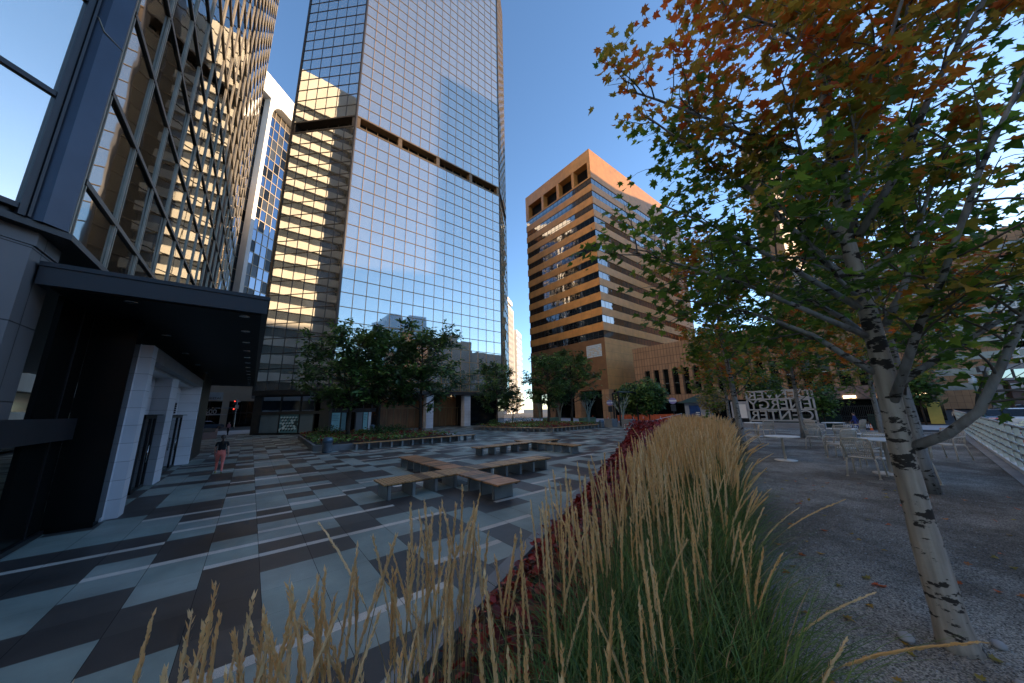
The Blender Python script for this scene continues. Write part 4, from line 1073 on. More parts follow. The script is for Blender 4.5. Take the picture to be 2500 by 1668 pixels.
# --- tall feather grass bed and the strip of red foliage
yl = lambda x: .33*x-.12
yu = lambda x: .425*x+.68+.16*max(0,1-abs(x-2)/3)
bed = MB(); bed.prism([(-2,yl(-2)+.05),(20,yl(20)),(20.9,9.3),(21.4,12.2),(-2,yu(-2)+1.1)], .74, .785)
solo(bed, 'planting_bed', M['soil'], None, None, kind='structure')
ed = MB()
for i in range(23):
    x0_, x1_ = -2+i, -1.01+i
    ed.prism([(x0_,.5*x0_+1.80),(x1_,.5*x1_+1.80),(x1_,.5*x1_+1.98),(x0_,.5*x0_+1.98)], -.02, .86)
tag(ed.build('planter_wall', M['concrete_grey']), 'low grey planter wall edging the red foliage strip along the plaza', 'wall')
q = random.Random(99)
gb = MB()
def blade(p, az, L, w_, bend, mi, seg):
    d = V((math.cos(az), math.sin(az), 0)); s = V((-d.y, d.x, 0))
    pts = []
    for i in range(seg+1):
        t = i/seg; a = bend*t
        pts.append(p + d*(L*(1-math.cos(a))/max(bend,.01)) + V((0,0,L*math.sin(a)/max(bend,.01))))
    k = len(gb.v)
    for i, c in enumerate(pts):
        ww = w_*(1-(i/seg)**1.6)+.0004
        gb.v.append(tuple(c-s*ww)); gb.v.append(tuple(c+s*ww))
    for i in range(seg):
        gb.f.append((k+2*i, k+2*i+1, k+2*i+3, k+2*i+2)); gb.m.append(mi); gb.sm.append(True)
for i in range(1500):
    x = -1.4+21.2*q.random()**1.75; y = yl(x)+.12+(yu(x)-yl(x)-.1)*q.random()
    if x*x+y*y < .35: continue
    dst = math.hypot(x, y); edge = y < yl(x)+.45
    n = 17 if dst < 5 else 12
    for j in range(n):
        az = q.random()*6.283
        if edge and q.random() < .6: az = -1.25+q.gauss(0,.7)
        L = q.uniform(.55,1.0)*(1.12 if edge else 1); bend = q.uniform(.7,2.1)
        p = V((x+q.gauss(0,.06), y+q.gauss(0,.06), .76))
        wd_ = q.uniform(.003,.0055)*(1 if dst < 5 else 1.9)
        blade(p, az, L, wd_, bend, 0 if q.random() < .58 else (1 if q.random() < .86 else 2), 6 if dst < 5 else 4)
grass = solo(gb, 'feather_reed_grass', [GR, GR2, TH], 'tall feather reed grass with straw coloured plumes filling the foreground bed', 'ornamental grass', kind='stuff')
pb = MB()
def plume(x, y, h, lean, az, det):
    b0 = V((x, y, .78)); d = V((math.cos(az), math.sin(az), 0))
    pl = q.uniform(.30,.43)
    N = 9
    P = []
    for i in range(N+1):
        t = i/N; P.append(b0 + V((0,0,h*t*(1-.12*lean*t))) + d*(lean*h*t**2.1))
    st = max(1, int(round(N*(1-pl/h))))
    pb.tube(P[:st+2], [.0019 if det else .003]*(st+2), 3, 2, caps=False)
    mi = 0 if q.random() < .6 else 1
    if det == 2:
        n = 62
        for i in range(n):
            t = (i+q.random())/n; c, dr = along(P[st:], t)
            r = (.0105*math.sin(PI*min(1,t*.86+.12))**.6+.0012)*q.uniform(.6,1.25)
            a = q.random()*6.283
            o_ = V((math.cos(a), math.sin(a), 0))
            pb.leaf(c+o_*r*.3, dr*1.0+o_*q.uniform(.15,.45), o_, [(0,0,0),(.17,.35,.0),(0,1,0),(-.17,.35,0)], q.uniform(.018,.034), mi if q.random() < .8 else 1-mi)
        pb.tube(P[st:], [.0042*math.sin(PI*min(1,.14+.84*k/(N-st)))+.0012 for k in range(N-st+1)], 5, mi, caps=False)
    else:
        K = 7 if det == 1 else 4
        pts = [along(P[st:], k/K)[0] for k in range(K+1)]
        rr_ = [(.0085 if det == 1 else .011)*(math.sin(PI*min(1,.12+.80*k/K))**.8)*q.uniform(.65,1.3)+.001 for k in range(K+1)]
        pb.tube(pts, rr_, 5 if det == 1 else 4, mi, caps=False, sm=False)
        if det == 1:
            for i in range(12):
                c, dr = along(P[st:], q.random()); a = q.random()*6.283; o_ = V((math.cos(a), math.sin(a), 0))
                pb.leaf(c, dr+o_*.5, o_, [(0,0,0),(.2,.35,.0),(0,1,0),(-.2,.35,0)], q.uniform(.025,.045), mi)
cnt = 0
for i in range(5200):
    x = -1.0+20.6*q.random()**1.28; f = q.random(); y = yl(x)+.15+(yu(x)-yl(x)+.02)*f
    dst = math.hypot(x, y)
    if dst < .95: continue
    if x < .35 and (y < .95 or q.random() < .45): continue
    if x < 2.2 and f < .22: continue
    if q.random() < .80*max(0, 1-dst/7.5): continue
    if mnoise.noise(V((x*2.2, y*2.2, 1)))+.35+.06*dst < q.random()*.6: continue
    if dst < 8 and f > .5 and q.random() < (f-.5)*1.2*max(0,1-dst/9): continue
    h = q.gauss(1.10,.11) if x > 1.2 else q.gauss(1.0,.10)
    if dst < 5 and f < .55 and q.random() < .45: continue
    if dst < 4.5 and f < .5: h -= .16
    h = max(.62, min(1.34, h))
    lean, az = abs(q.gauss(0,.055)), q.random()*6.283
    if f < .15: lean, az, h = abs(q.gauss(.14,.16)), -1.2+q.gauss(0,.6), h*.93
    if q.random() < .13: lean = q.uniform(.15,.34)
    if x < .8 and q.random() < .14: lean = q.uniform(.25,.5)
    plume(x, y, h, lean, az, 2 if dst < 4.2 else (1 if dst < 9 else 0)); cnt += 1
for i in range(125):        # thin stand close to the viewer, left of the main mass
    x = -.60+1.75*q.random()**.8; y = .98+.40*max(x,0)+.62*q.random()
    if math.hypot(x, y) < .82: continue
    plume(x, y, q.uniform(.92,1.24), abs(q.gauss(0,.13)), q.random()*6.283, 2)
for i in range(20):        # stray plumes flopping over the gravel
    x = 1.6+14*q.random()**1.4; plume(x, yl(x)+.1, q.uniform(.75,1.0), q.uniform(.35,.85), -1.1+q.gauss(0,.4), 2 if x < 4 else 1)
pl_ = pb.build('seed_plumes', [PL, PL2, STEM], grass)
rb = MB()
for i in range(15000):
    x = -1.2+22.4*q.random()**1.45
    if q.random() < (.9 if x < 1.2 else .55*max(0,1-x/9)): continue
    w_ = .34+.020*max(0,x)+.07*max(0,x-9)-.08*max(0,.8-x); a = PI*q.random(); sc_ = q.uniform(.72,1.03)*(1+.16*mnoise.noise(V((x*1.3,0,3))))
    yc = .5*x+1.20-.035*max(0,x-8)
    ca, sa = math.cos(a), math.sin(a)
    p = V((x, yc+w_*ca*sc_, .76+(.50+.012*max(0,x))*sa*sc_))
    n_ = V((q.gauss(0,.5), ca+q.gauss(0,.4), sa+.35+q.gauss(0,.3))); d = V((q.gauss(0,.7), ca*.9+q.gauss(0,.4), -.35+q.gauss(0,.4)))
    rb.leaf(p, d, n_, OVAL, q.uniform(.055,.10)*(1+.05*max(0,x-4)), 0 if q.random() < .6 else 1, .9)
for i in range(2600):     # the strip turns round the far end of the bed
    t = q.random(); x = 19.6+1.1*math.sin(t*PI*.8+.3); yc = 12.0-3.6*t
    a = PI*q.random(); ca, sa = math.cos(a), math.sin(a); sc_ = q.uniform(.75,1.04)
    p = V((x+.75*ca*sc_, yc+q.gauss(0,.15), .76+.86*sa*sc_))
    rb.leaf(p, V((ca+q.gauss(0,.5), q.gauss(0,.7), -.3+q.gauss(0,.4))), V((ca,q.gauss(0,.5),sa+.3)), OVAL, q.uniform(.12,.2), 0 if q.random() < .6 else 1, .9)
solo(rb, 'coleus_strip', [CR, CR2], 'dark red foliage strip along the plaza side of the tall grass', 'red foliage', kind='stuff')
fl = MB()
for i in range(120):
    x = 1.8+9*q.random(); y = -.9+(.33*x+.6)*q.random()
    fl.leaf(V((x,y,.757+.006*q.random())), V((q.gauss(0,1),q.gauss(0,1),q.gauss(0,.12))), V((q.gauss(0,.15),q.gauss(0,.15),1)), MAPLE, q.uniform(.05,.08), q.choice((3,4,5,3,2)))
solo(fl, 'fallen_leaves', AUT, 'a few orange maple leaves fallen on the grey gravel', 'fallen leaves', kind='stuff')
# ================================================================== PLAZA FURNITURE
def bench_arm(root, axis, a0, a1, c0, c1, slatmat, legs, seat='seat'):
    """one arm of a cross bench: cross slats on bent steel plate legs"""
    m = MB(); n = max(1, int(round((a1-a0)/.108)))
    q = random.Random(int(a0*7+c0*3)); st = (a1-a0)/n
    for i in range(n):
        s, e = a0+st*i+.012, a0+st*(i+1)-.012; dz = q.uniform(-.002,.002); mi_ = 0 if q.random() < .6 else 1
        if axis == 'x': m.box(s, e, c0, c1, .408+dz, .450+dz, mi_)
        else: m.box(c0, c1, s, e, .408+dz, .450+dz, mi_)
    so_ = m.build(seat, [slatmat, M['wood2']], root)
    m = MB()
    for o_ in (.12, .88):
        cc = c0+(c1-c0)*o_
        if axis == 'x': m.box(a0+.05, a1-.05, cc-.03, cc+.03, .375, .406)
        else: m.box(cc-.03, cc+.03, a0+.05, a1-.05, .375, .406)
    m.build('seat_rail', M['charcoal'], so_)
    for s in legs:
        m = MB(); ci = .08
        if axis == 'x':
            m.obox((s,c0+ci,0),(.014,0,0),(0,c1-c0-2*ci,0),(0,0,.373)); m.obox((s,c0+ci,0),(.11,0,0),(0,.014,0),(0,0,.373))
        else:
            m.obox((c0+ci,s,0),(c1-c0-2*ci,0,0),(0,.014,0),(0,0,.373)); m.obox((c0+ci,s,0),(.014,0,0),(0,.11,0),(0,0,.373))
        m.build('leg', M['steel'], root)
def lin(a, b, n): return [a+(b-a)*i/(n-1) for i in range(n)]
b1 = thing('cross_bench', 'nearer cross shaped slatted wooden bench on steel plate legs', 'bench', (6.0,10.6,0), 'cross benches on the plaza')
bench_arm(b1, 'x', 3.2, 6.42, 9.97, 11.0, M['wood'], (3.34,4.08,4.81,5.5), 'seat')
bench_arm(b1, 'y', 7.68, 9.95, 5.56, 6.40, M['wood_red'], (7.95,8.62,9.3), 'seat')
bench_arm(b1, 'y', 11.02, 15.56, 5.58, 6.44, M['wood_red'], lin(11.6,15.3,6), 'seat')
bench_arm(b1, 'x', 6.45, 10.2, 10.16, 11.08, M['wood'], lin(7.1,9.9,5), 'seat')
b2 = thing('cross_bench', 'farther cross shaped slatted bench in the middle of the plaza', 'bench', (14.4,15.9,0), 'cross benches on the plaza')
bench_arm(b2, 'x', 10.0, 14.85, 15.6, 16.4, M['wood'], lin(10.3,14.6,6), 'seat')
bench_arm(b2, 'y', 12.3, 15.58, 14.1, 14.85, M['wood'], lin(12.5,15.2,5), 'seat')
bench_arm(b2, 'x', 14.87, 16.6, 15.55, 16.3, M['wood'], (15.4,16.3), 'seat')
bench_arm(b2, 'y', 16.42, 17.5, 14.1, 14.85, M['wood'], (16.9,17.3), 'seat')
# planting beds with edge benches
def bed_flowers(name, label, inside, xr, yr, n, seed):
    q = random.Random(seed); m = MB(); k = 0
    while k < n:
        x, y = q.uniform(*xr), q.uniform(*yr)
        if not inside(x, y): continue
        k += 1
        s = mnoise.noise(V((x*.35, y*.35, seed)))+q.gauss(0,.18)
        p = V((x, y, .42+q.random()*.28))
        if s > -.02: mi, sz = q.choice((0,0,1,2,4)), q.uniform(.10,.17)
        elif s < -.42: mi, sz = q.choice((3,4,4)), q.uniform(.08,.14)
        else: mi, sz = q.choice((4,5,4)), q.uniform(.12,.22)
        for j in range(3):
            m.leaf(p, V((q.gauss(0,1),q.gauss(0,1),q.gauss(.3,.4))), V((q.gauss(0,.5),q.gauss(0,.5),1)), OVAL, sz, mi, .9)
    return solo(m, name, [FR, FO, CR, FW, HG2, HG], label, 'flowers', kind='stuff')
def ip(poly):
    def f(x, y):
        c = False; n = len(poly)
        for i in range(n):
            x1, y1 = poly[i]; x2, y2 = poly[(i+1)%n]
            if (y1 > y) != (y2 > y) and x < (x2-x1)*(y-y1)/(y2-y1)+x1: c = not c
        return c
    return f
def shrink(poly, d):
    cx = sum(p[0] for p in poly)/len(poly); cy = sum(p[1] for p in poly)/len(poly)
    return [(x+(cx-x)*d/math.hypot(cx-x,cy-y), y+(cy-y)*d/math.hypot(cx-x,cy-y)) for x, y in poly]
for nm, poly, lb1, lb2, sd_ in (('left', [(3.5,25.95),(4.45,25.05),(14.2,24.95),(13.9,38.5),(4.0,40.4)], 'concrete walled planting bed nearest the left tower storefront', 'red and green bedding flowers filling the left planting bed', 3),
                                ('right', [(25.6,25.6),(36.0,25.9),(36.0,38),(23.3,37.5),(23.4,35)], 'concrete walled planting bed at the right with a bench along two sides', 'red and green bedding flowers filling the right planting bed', 4)):
    P_ = thing('planter', lb1, 'planter', (poly[0][0], poly[0][1], 0), 'planting beds')
    n = len(poly); inn_ = shrink(poly, .3)
    m = MB()
    for i in range(n):
        a, b_, c_, d_ = poly[i], poly[(i+1)%n], inn_[(i+1)%n], inn_[i]
        m.prism([a,b_,c_,d_], 0, .40)
    m.build('planter_wall', M['concrete_grey'], P_)
    m = MB(); m.prism(inn_, .02, .37); m.build('soil', M['soil'], P_)
    xs = [p[0] for p in poly]; ys_ = [p[1] for p in poly]
    bed_flowers('flower_bed', lb2, ip(inn_), (min(xs),max(xs)), (min(ys_),max(ys_)), 2600, sd_)
def edge_bench(label, a, b, n, depth):
    a, b = V((a[0],a[1],0)), V((b[0],b[1],0)); u = (b-a); L = u.length; u.normalize(); nn_ = V((u.y,-u.x,0))
    r = thing('edge_bench', label, 'bench', tuple(a), 'benches along the planting beds')
    m = MB(); k = int(L/.11)
    for i in range(k): m.obox(a+u*(L*i/k+.006)+V((0,0,.412)), u*(L/k-.012), nn_*depth, (0,0,.04))
    m.build('seat', M['wood'], r)
    for s in lin(.12, L-.12, n):
        m = MB(); m.obox(a+u*s+nn_*.04, u*.014, nn_*(depth-.08), (0,0,.41)); m.obox(a+u*s+nn_*(depth-.05), u*.13, -nn_*.014, (0,0,.41)); m.build('leg', M['steel'], r)
edge_bench('slatted bench along the front of the left planting bed', (5.7,24.93), (15.4,24.93), 13, .55)
edge_bench('slatted bench along the left side of the right planting bed', (23.1,35.2), (25.45,25.55), 13, .5)
edge_bench('slatted bench along the front of the right planting bed', (25.5,25.5), (33.9,25.75), 13, .5)
def shrub(seed, label, loc, r, grp='dark shrubs in the planting beds'):
    q = random.Random(seed); m = MB()
    for i in range(900):
        v = V((q.gauss(0,1),q.gauss(0,1),abs(q.gauss(0,1)))).normalized()*(q.random()**.4)*(1+.2*mnoise.noise(V((seed,i*.01,0))))
        m.leaf(V((v.x*r[0],v.y*r[1],v.z*r[2])), V((v.x+q.gauss(0,.5),v.y+q.gauss(0,.5),.2+q.gauss(0,.4))), V((v.x,v.y,.8)), OVAL, q.uniform(.10,.2), q.choice((0,0,1,2)), .7)
    o = solo(m, 'shrub', [HG3, HG, LG], label, 'shrub', grp); o.location = loc; return o
shrub(1, 'low dark shrub between the two left bed trees', (9.3,31.3,.35), (1.7,.9,1.0))
shrub(2, 'dark shrub in the left bed before the cyan posters', (6.0,36.5,.35), (1.5,.9,1.0))
shrub(3, 'dark shrub before the lobby doors in the left bed', (12.0,34.8,.35), (1.3,1.0,.9))
shrub(4, 'long dark hedge shrub behind the right bed flowers', (30.5,36.8,.35), (3.0,.8,1.2))
shrub(5, 'small round shrub at the left of the right bed', (26.0,36.6,.35), (1.0,.8,.9))
# litter bins
def litter_bin(label, loc, grp='blue grey litter bins'):
    r = thing('litter_bin', label, 'bin', (0,0,0), grp)
    m = MB(); m.lathe([(.27,.0),(.29,.03),(.29,.62),(.30,.64)], n=24); m.build('body', M['bin'], r)
    m = MB(); m.lathe([(.31,.641),(.315,.70),(.30,.86),(.22,.95),(.10,.965)], n=24); m.build('lid', M['bin'], r)
    m = MB()
    for i in range(9): m.lathe([(.293,.08+.06*i),(.299,.09+.06*i),(.293,.10+.06*i)], n=24)
    m.build('ribs', M['steel'], r)
    r.location = loc; return r
lbn = litter_bin('blue grey ribbed litter bin at the corner of the left planting bed', (4.15,24.75,0))
dup(lbn, (34.6,25.3,0), .4, 'blue grey litter bin at the right end of the right bed bench')
dup(lbn, (12.6,45.3,0), .4, 'small dark litter bin in front of the lobby doors', .95)
# concrete planter cubes, pergola frame, steel tree sculptures
for x, y, lb in ((36.6,25.3,'pale concrete cube beside the right litter bin'),(36.4,22.6,'dark and pale concrete cube under the black frame')):
    m = MB(); m.box(x-.6,x+.6,y-.6,y+.6,0,.95); m.box(x-.66,x+.66,y-.66,y+.66,.951,1.0)
    solo(m, 'concrete_cube', M['concrete_grey'], lb, 'planter cube', 'concrete cubes by the frame', bevel=.03)
pg = thing('pergola', 'black steel pergola frame standing over the branching sculpture', 'pergola', (41,28,0))
for x, y in ((39.3,25.6),(42.4,28.6),(44.5,26.0),(47.4,31.5)):
    m = MB(); m.box(x-.08,x+.08,y-.08,y+.08,.03,4.5); pp = m.build('post', M['black'], pg)
    m = MB(); m.box(x-.35,x+.35,y-.2,y+.2,0,.03); m.build('foot_plate', M['black'], pp)
m = MB()
for a, b_ in (((39.3,25.6),(42.4,28.6)),((42.4,28.6),(47.4,31.5)),((47.4,31.5),(44.5,26.0)),((44.5,26.0),(39.3,25.6))):
    m.tube([(a[0],a[1],4.55),(b_[0],b_[1],4.55)], .09, 6, sm=False)
m.build('top_frame', M['black'], pg)
def steel_tree(seed, label, loc, n, H, spread=1.6):
    q = random.Random(seed); r = thing('branching_sculpture', label, 'sculpture', (0,0,0), 'branching steel sculptures')
    for i in range(n):
        az = i*2*PI/n+q.uniform(-.3,.3); R = spread*q.uniform(.6,1.1); h = H*q.uniform(.75,1.05); b0 = .10+.04*i/n
        pts = [(b0*math.cos(az)*(1-.3*t)+R*math.cos(az)*t**2.6, b0*math.sin(az)+R*math.sin(az)*t**2.6, h*t) for t in [k/8 for k in range(9)]]
        m = MB(); m.tube(pts, [.055*(1-.6*k/8) for k in range(9)], 7); bo = m.build('branch', M['sage'], r)
        m = MB()
        for s in (-1, 1):
            a = V(pts[5]); m.tube([a, a+V((.35*math.cos(az+s),.35*math.sin(az+s),.45)), a+V((.55*math.cos(az+s),.55*math.sin(az+s),1.0))], [.028,.022,.012], 5)
        m.build('twig', M['sage'], bo)
    m = MB(); m.lathe([(.5,0),(.5,.05),(.2,.10)], n=16); m.build('base', M['concrete_grey'], r)
    r.location = loc; return r
steel_tree(1, 'wide branching steel sculpture under the black pergola', (42.6,27.4,0), 7, 4.6, 2.0)
steel_tree(2, 'sage steel tree sculpture just right of the right bed trees', (42.5,33.5,0), 7, 4.8, 1.5)
steel_tree(3, 'upright steel tree sculpture between the two right bed trunks', (41.5,38.8,0), 5, 4.6, 1.2)
steel_tree(4, 'thin steel tree sculpture farthest left behind the right bed', (40.6,42.8,0), 4, 4.8, .9)
for x, y, lb in ((43.2,34.3,'sage green box planter under the steel tree near the litter bin'),(41.6,41.0,'sage green box planter behind the right flower bed')):
    m = MB(); m.box(x-1.6,x+1.6,y-.5,y+.5,0,.9); m.box(x-1.5,x+1.5,y-.4,y+.4,.905,.94); solo(m, 'box_planter', M['sagebox'], lb, 'planter', 'sage green box planters', bevel=.02)
# orange barrier and cones
br = None
bp0, bp1 = V((52.6,34.8,0)), V((59.2,26.4,0)); nb = 7; bu = (bp1-bp0).normalized(); bL = (bp1-bp0).length/nb
for i in range(nb):
    c = bp0+bu*(bL*i)
    if br is None:
        br = thing('water_barrier', 'orange plastic road barrier segment in the row before the brown podium', 'barrier', tuple(c), 'orange barrier row')
        nn_ = V((bu.y,-bu.x,0))
        m = MB(); m.obox(c-nn_*.25+V((0,0,.06)), bu*(bL-.04), nn_*.5, (0,0,.35)); m.obox(c-nn_*.12+V((0,0,.41)), bu*(bL-.04), nn_*.24, (0,0,.65))
        for k in range(3): m.obox(c+nn_*.12+bu*(.15+.42*k)+V((0,0,.42)), bu*.18, nn_*.05, (0,0,.60))
        m.obox(c-nn_*.2+bu*.1, bu*.3, nn_*.4, (0,0,.06)); m.obox(c-nn_*.2+bu*(bL-.45), bu*.3, nn_*.4, (0,0,.06)); m.build('shell', M['orangeplastic'], br)
    else: dup(br, tuple(c), 0)
def cone(label, loc, sc=1.0, rz=0.0):
    global CONE
    if CONE is None:
        CONE = thing('traffic_cone', label, 'traffic cone', (0,0,0), 'orange traffic cones')
        m = MB(); m.prism([(-.18,-.18),(.18,-.18),(.18,.18),(-.18,.18)], 0, .035); m.build('base', M['rubber'], CONE)
        m = MB(); m.lathe([(.135,.036),(.105,.22),(.078,.38),(.05,.56),(.028,.71)], n=16); m.build('cone_body', M['orangeplastic'], CONE)
        m = MB(); m.lathe([(.083,.37),(.0665,.47)], n=16); m.lathe([(.057,.53),(.043,.62)], n=16); m.build('reflective_band', M['paintwhite'], CONE)
        CONE.location = loc; return CONE
    return dup(CONE, loc, rz, label, sc)
CONE = None
cone('orange and white traffic cone on the sidewalk beside the man in blue', (43.3,2.95,-.16))
cone('traffic cone at the end of the sidewalk behind the railing start', (38.5,-.7,-.16))
cone('traffic cone on the side street behind the railing', (30,-2.9,.02), 1.2)
for i, (x, y) in enumerate(((50.2,35.2),(52.4,31.6),(54,30.6),(55.4,28.2),(56.8,27.2),(57.6,25.4))):
    cone('%s orange cone counted from the left before the orange barrier' % ('first','second','third','fourth','fifth','sixth')[i], (x,y,-.02), 1.25)
cone('lone orange cone near the mirror tower corner street', (47.5,52.5,-.05), 1.3)
for x, y, lb in ((49.4,34.8,'thin orange and white channel post left of the barrier'),(48.2,37.0,'thin orange channel post by the orange block pier')):
    m = MB(); m.lathe([(.2,0),(.2,.05),(.05,.06),(.05,1.05),(.02,1.08)], (x,y,-.02), 12); solo(m, 'channel_post', M['orangeplastic'], lb, 'channel post', 'orange channel posts')
# round topped pavement signs
for x, y, lb in ((56.5,26.3,'tall dark pole with round purple and white sign by the brown podium'),(53.6,36.9,'purple and white diamond sign before the orange block pier')):
    r = thing('pole_sign', lb, 'sign', (x,y,0), 'purple pole signs')
    m = MB(); m.lathe([(.08,0),(.06,.05),(.06,2.9),(.05,3.0)], (x,y,0), 10); m.build('pole', M['black'], r)
    f = V((-.9,-.43,0)).normalized(); s = V((-f.y,f.x,0)); c = V((x,y,3.35))+f*.06
    m = MB(); ring = [c+s*(.62*math.cos(k*PI/10))+V((0,0,.52*math.sin(k*PI/10))) for k in range(20)]
    m.face(ring, 0); m.face([p-f*.05 for p in reversed(ring)], 0)
    for k in range(20): m.face([ring[k], ring[k]-f*.05, ring[(k+1)%20]-f*.05, ring[(k+1)%20]], 0)
    pn = m.build('sign_disc', M['purple'], r)
    m = MB(); m.obox(c+f*.004-s*.60+V((0,0,-.12)), s*1.2, f*.004, (0,0,.24)); m.build('white_band', M['paintwhite'], pn)
    m = MB(); m.obox(V((x,y,1.6))-s*.4+f*.05, s*.8, f*.04, (0,0,1.1)); m.build('information_panel', M['charcoal'], r)
# street kiosk with blue posters
kx = thing('poster_kiosk', 'pale kiosk wall with dark blue posters under a dark tent roof', 'kiosk', (57,23.6,0))
m = MB(); m.box(56.9,57.3,20.5,24.6,0,2.9); m.build('wall', M['concrete'], kx)
m = MB(); m.box(56.84,56.89,22.2,23.9,.5,2.5,0); m.build('poster', M['posterblue'], kx)
m = MB()
for i in range(3): m.box(56.80,56.838,22.35,22.9,.65+.3*i,.82+.3*i)
m.build('poster_label', M['paintwhite'], kx)
m = MB(); m.prism([(56,19.5),(60,19.5),(60,25.4),(56,25.4)],2.91,2.98); m.face([(56,19.5,2.985),(56,25.4,2.985),(58,22.4,4.3)]); m.face([(60,25.4,2.985),(60,19.5,2.985),(58,22.4,4.3)]); m.face([(56,25.4,2.985),(60,25.4,2.985),(58,22.4,4.3)]); m.face([(60,19.5,2.985),(56,19.5,2.985),(58,22.4,4.3)]); m.build('tent_roof', M['green'], kx)
m = MB(); m.box(44,44.2,9.6,17.2,-.2,.95)
for i in range(5): m.box(43.9,44.0,9.8+1.5*i,11.0+1.5*i,.0,.85)
solo(m, 'black_hoarding', M['black'], 'low black hoarding along the street behind the small tan tree', 'hoarding')
m = MB(); m.box(53.0,53.4,14.6,16.6,-.2,2.9); m.box(52.95,52.99,14.8,15.6,.3,2.5,1); solo(m, 'pale_pillar', [M['concrete'], M['whitepanel']], 'pale rendered pillar beside the small tan tree', 'pillar')
# mirrored letter sign seen from behind
sg_ = thing('letter_sign', 'white steel frame sign with three rows of large letters, seen from behind', 'sign', (36,7.6,-.2))
m = MB(); m.box(35.8,36.35,4.9,10.5,-.2,.86); m.build('sign_base', M['concrete'], sg_)
m = MB()
for z in (1.05,1.98,2.90,3.62): m.box(35.95,36.1,5.25,9.95,z-.06,z+.06)
for y in (5.25,9.83): m.box(35.95,36.1,y,y+.12,.862,3.68)
m.build('sign_frame', M['signgrey'], sg_)
for tx, z, y0_, wd in (('DENVER',2.97,5.45,4.30),('ENERGY',2.05,5.45,4.30),('CENTER',1.12,5.45,4.30)):
    o = text(tx, 'letter_row', M['signgrey'], sg_, .80, (36.02,y0_,z), (0,1,0), (0,0,1), .05)
    ys_ = [v.co.y for v in o.data.vertices]; zs_ = [v.co.z for v in o.data.vertices]
    k = wd/(max(ys_)-min(ys_)); mn = min(ys_); mz = min(zs_); kz = (.60 if tx == 'DENVER' else .80)/(max(zs_)-mz)
    for v in o.data.vertices: v.co.y = mn+(v.co.y-mn)*k; v.co.z = mz+(v.co.z-mz)*kz
# ================================================================== CAFE TABLES AND CHAIRS ON THE GRAVEL
def cafe_table(label, loc, r=.45):
    root = thing('cafe_table', label, 'table', (0,0,0), 'round cafe tables on the gravel')
    m = MB(); m.lathe([(r-.02,.705),(r,.71),(r,.73),(r-.01,.735)], n=32); m.build('tabletop', M['paintwhite'], root)
    m = MB(); m.lathe([(.035,.03),(.032,.70),(.10,.704)], n=12); m.build('column', M['beigepaint'], root)
    m = MB(); m.lathe([(.29,0),(.29,.012),(.05,.029)], n=28); m.build('base', M['paintwhite'], root)
    root.location = loc; return root
def cafe_chair(label, loc, rz):
    root = thing('cafe_chair', label, 'chair', (0,0,0), 'wire mesh cafe chairs')
    # local: faces +x, seat .44
    m = MB(); z = .44
    m.tube([(-.22,-.23,z),(.20,-.25,z),(.25,-.20,z),(.25,.20,z),(.20,.25,z),(-.22,.23,z),(-.22,-.23,z)], .016, 6)
    for i in range(13): m.tube([(-.22,-.21+.035*i,z+.004),(.24,-.21+.035*i,z+.004)], .007, 4)
    for i in range(6): m.tube([(-.2+.08*i,-.24,z),(-.2+.08*i,.24,z)], .007, 4)
    m.build('seat', M['beigepaint'], root)
    m = MB()
    m.tube([(-.22,-.23,z),(-.31,-.25,.82),(-.325,-.22,.88),(-.33,0,.90),(-.325,.22,.88),(-.31,.25,.82),(-.22,.23,z)], .017, 6)
    for i in range(14):
        y = -.21+.0323*i; m.tube([(-.225,y,z+.03),(-.315,y,.885)], .007, 4)
    for t in (.25,.55,.8): m.tube([(-.22-.1*t,-.235,z+.44*t),(-.22-.1*t,.235,z+.44*t)], .008, 4)
    m.build('backrest', M['beigepaint'], root)
    for s in (-1, 1):
        m = MB(); m.tube([(-.275,s*.245,.66),(-.1,s*.28,.665),(.15,s*.28,.66),(.22,s*.27,.62),(.235,s*.25,z)], .017, 6); m.build('armrest', M['beigepaint'], root)
        m = MB(); m.tube([(-.20,s*.23,z),(-.22,s*.25,.36),(-.30,s*.27,.02)], .017, 6); m.lathe([(.028,0),(.028,.012),(.012,.018)], (-.30,s*.27,0), 10); m.build('leg', M['beigepaint'], root)
        m = MB(); m.tube([(.20,s*.24,z),(.22,s*.26,.36),(.25,s*.27,.02)], .017, 6); m.lathe([(.028,0),(.028,.012),(.012,.018)], (.25,s*.27,0), 10); m.build('leg', M['beigepaint'], root)
    root.location = loc; root.rotation_euler.z = rz; return root
ZG = .75
ta = cafe_table('round white pedestal table standing alone on the open gravel', (13.3,2.9,ZG))
for lb, x, y, s in (('white table behind the nearest pair of mesh chairs',12.45,.70,1.12),('white table behind the right hand chair pair in the middle distance',18.3,2.05,1.0),
                    ('white table beside the feather grass behind the grey trunk',15.9,5.75,1.0),('white table farther back at the end of the grass',18.0,6.1,1.0),
                    ('small white table in front of the letter sign base',22.0,5.9,1.0),('white table under the man in blue, farthest back',23.5,2.9,1.0),
                    ('white table between the folding chairs and the white trunk',15.6,1.0,1.0)):
    dup(ta, (x,y,ZG), 0, lb, s)
ca = cafe_chair('nearest beige mesh chair, back to the viewer, left of the white trunk', (11.72,1.05,ZG), -.15)
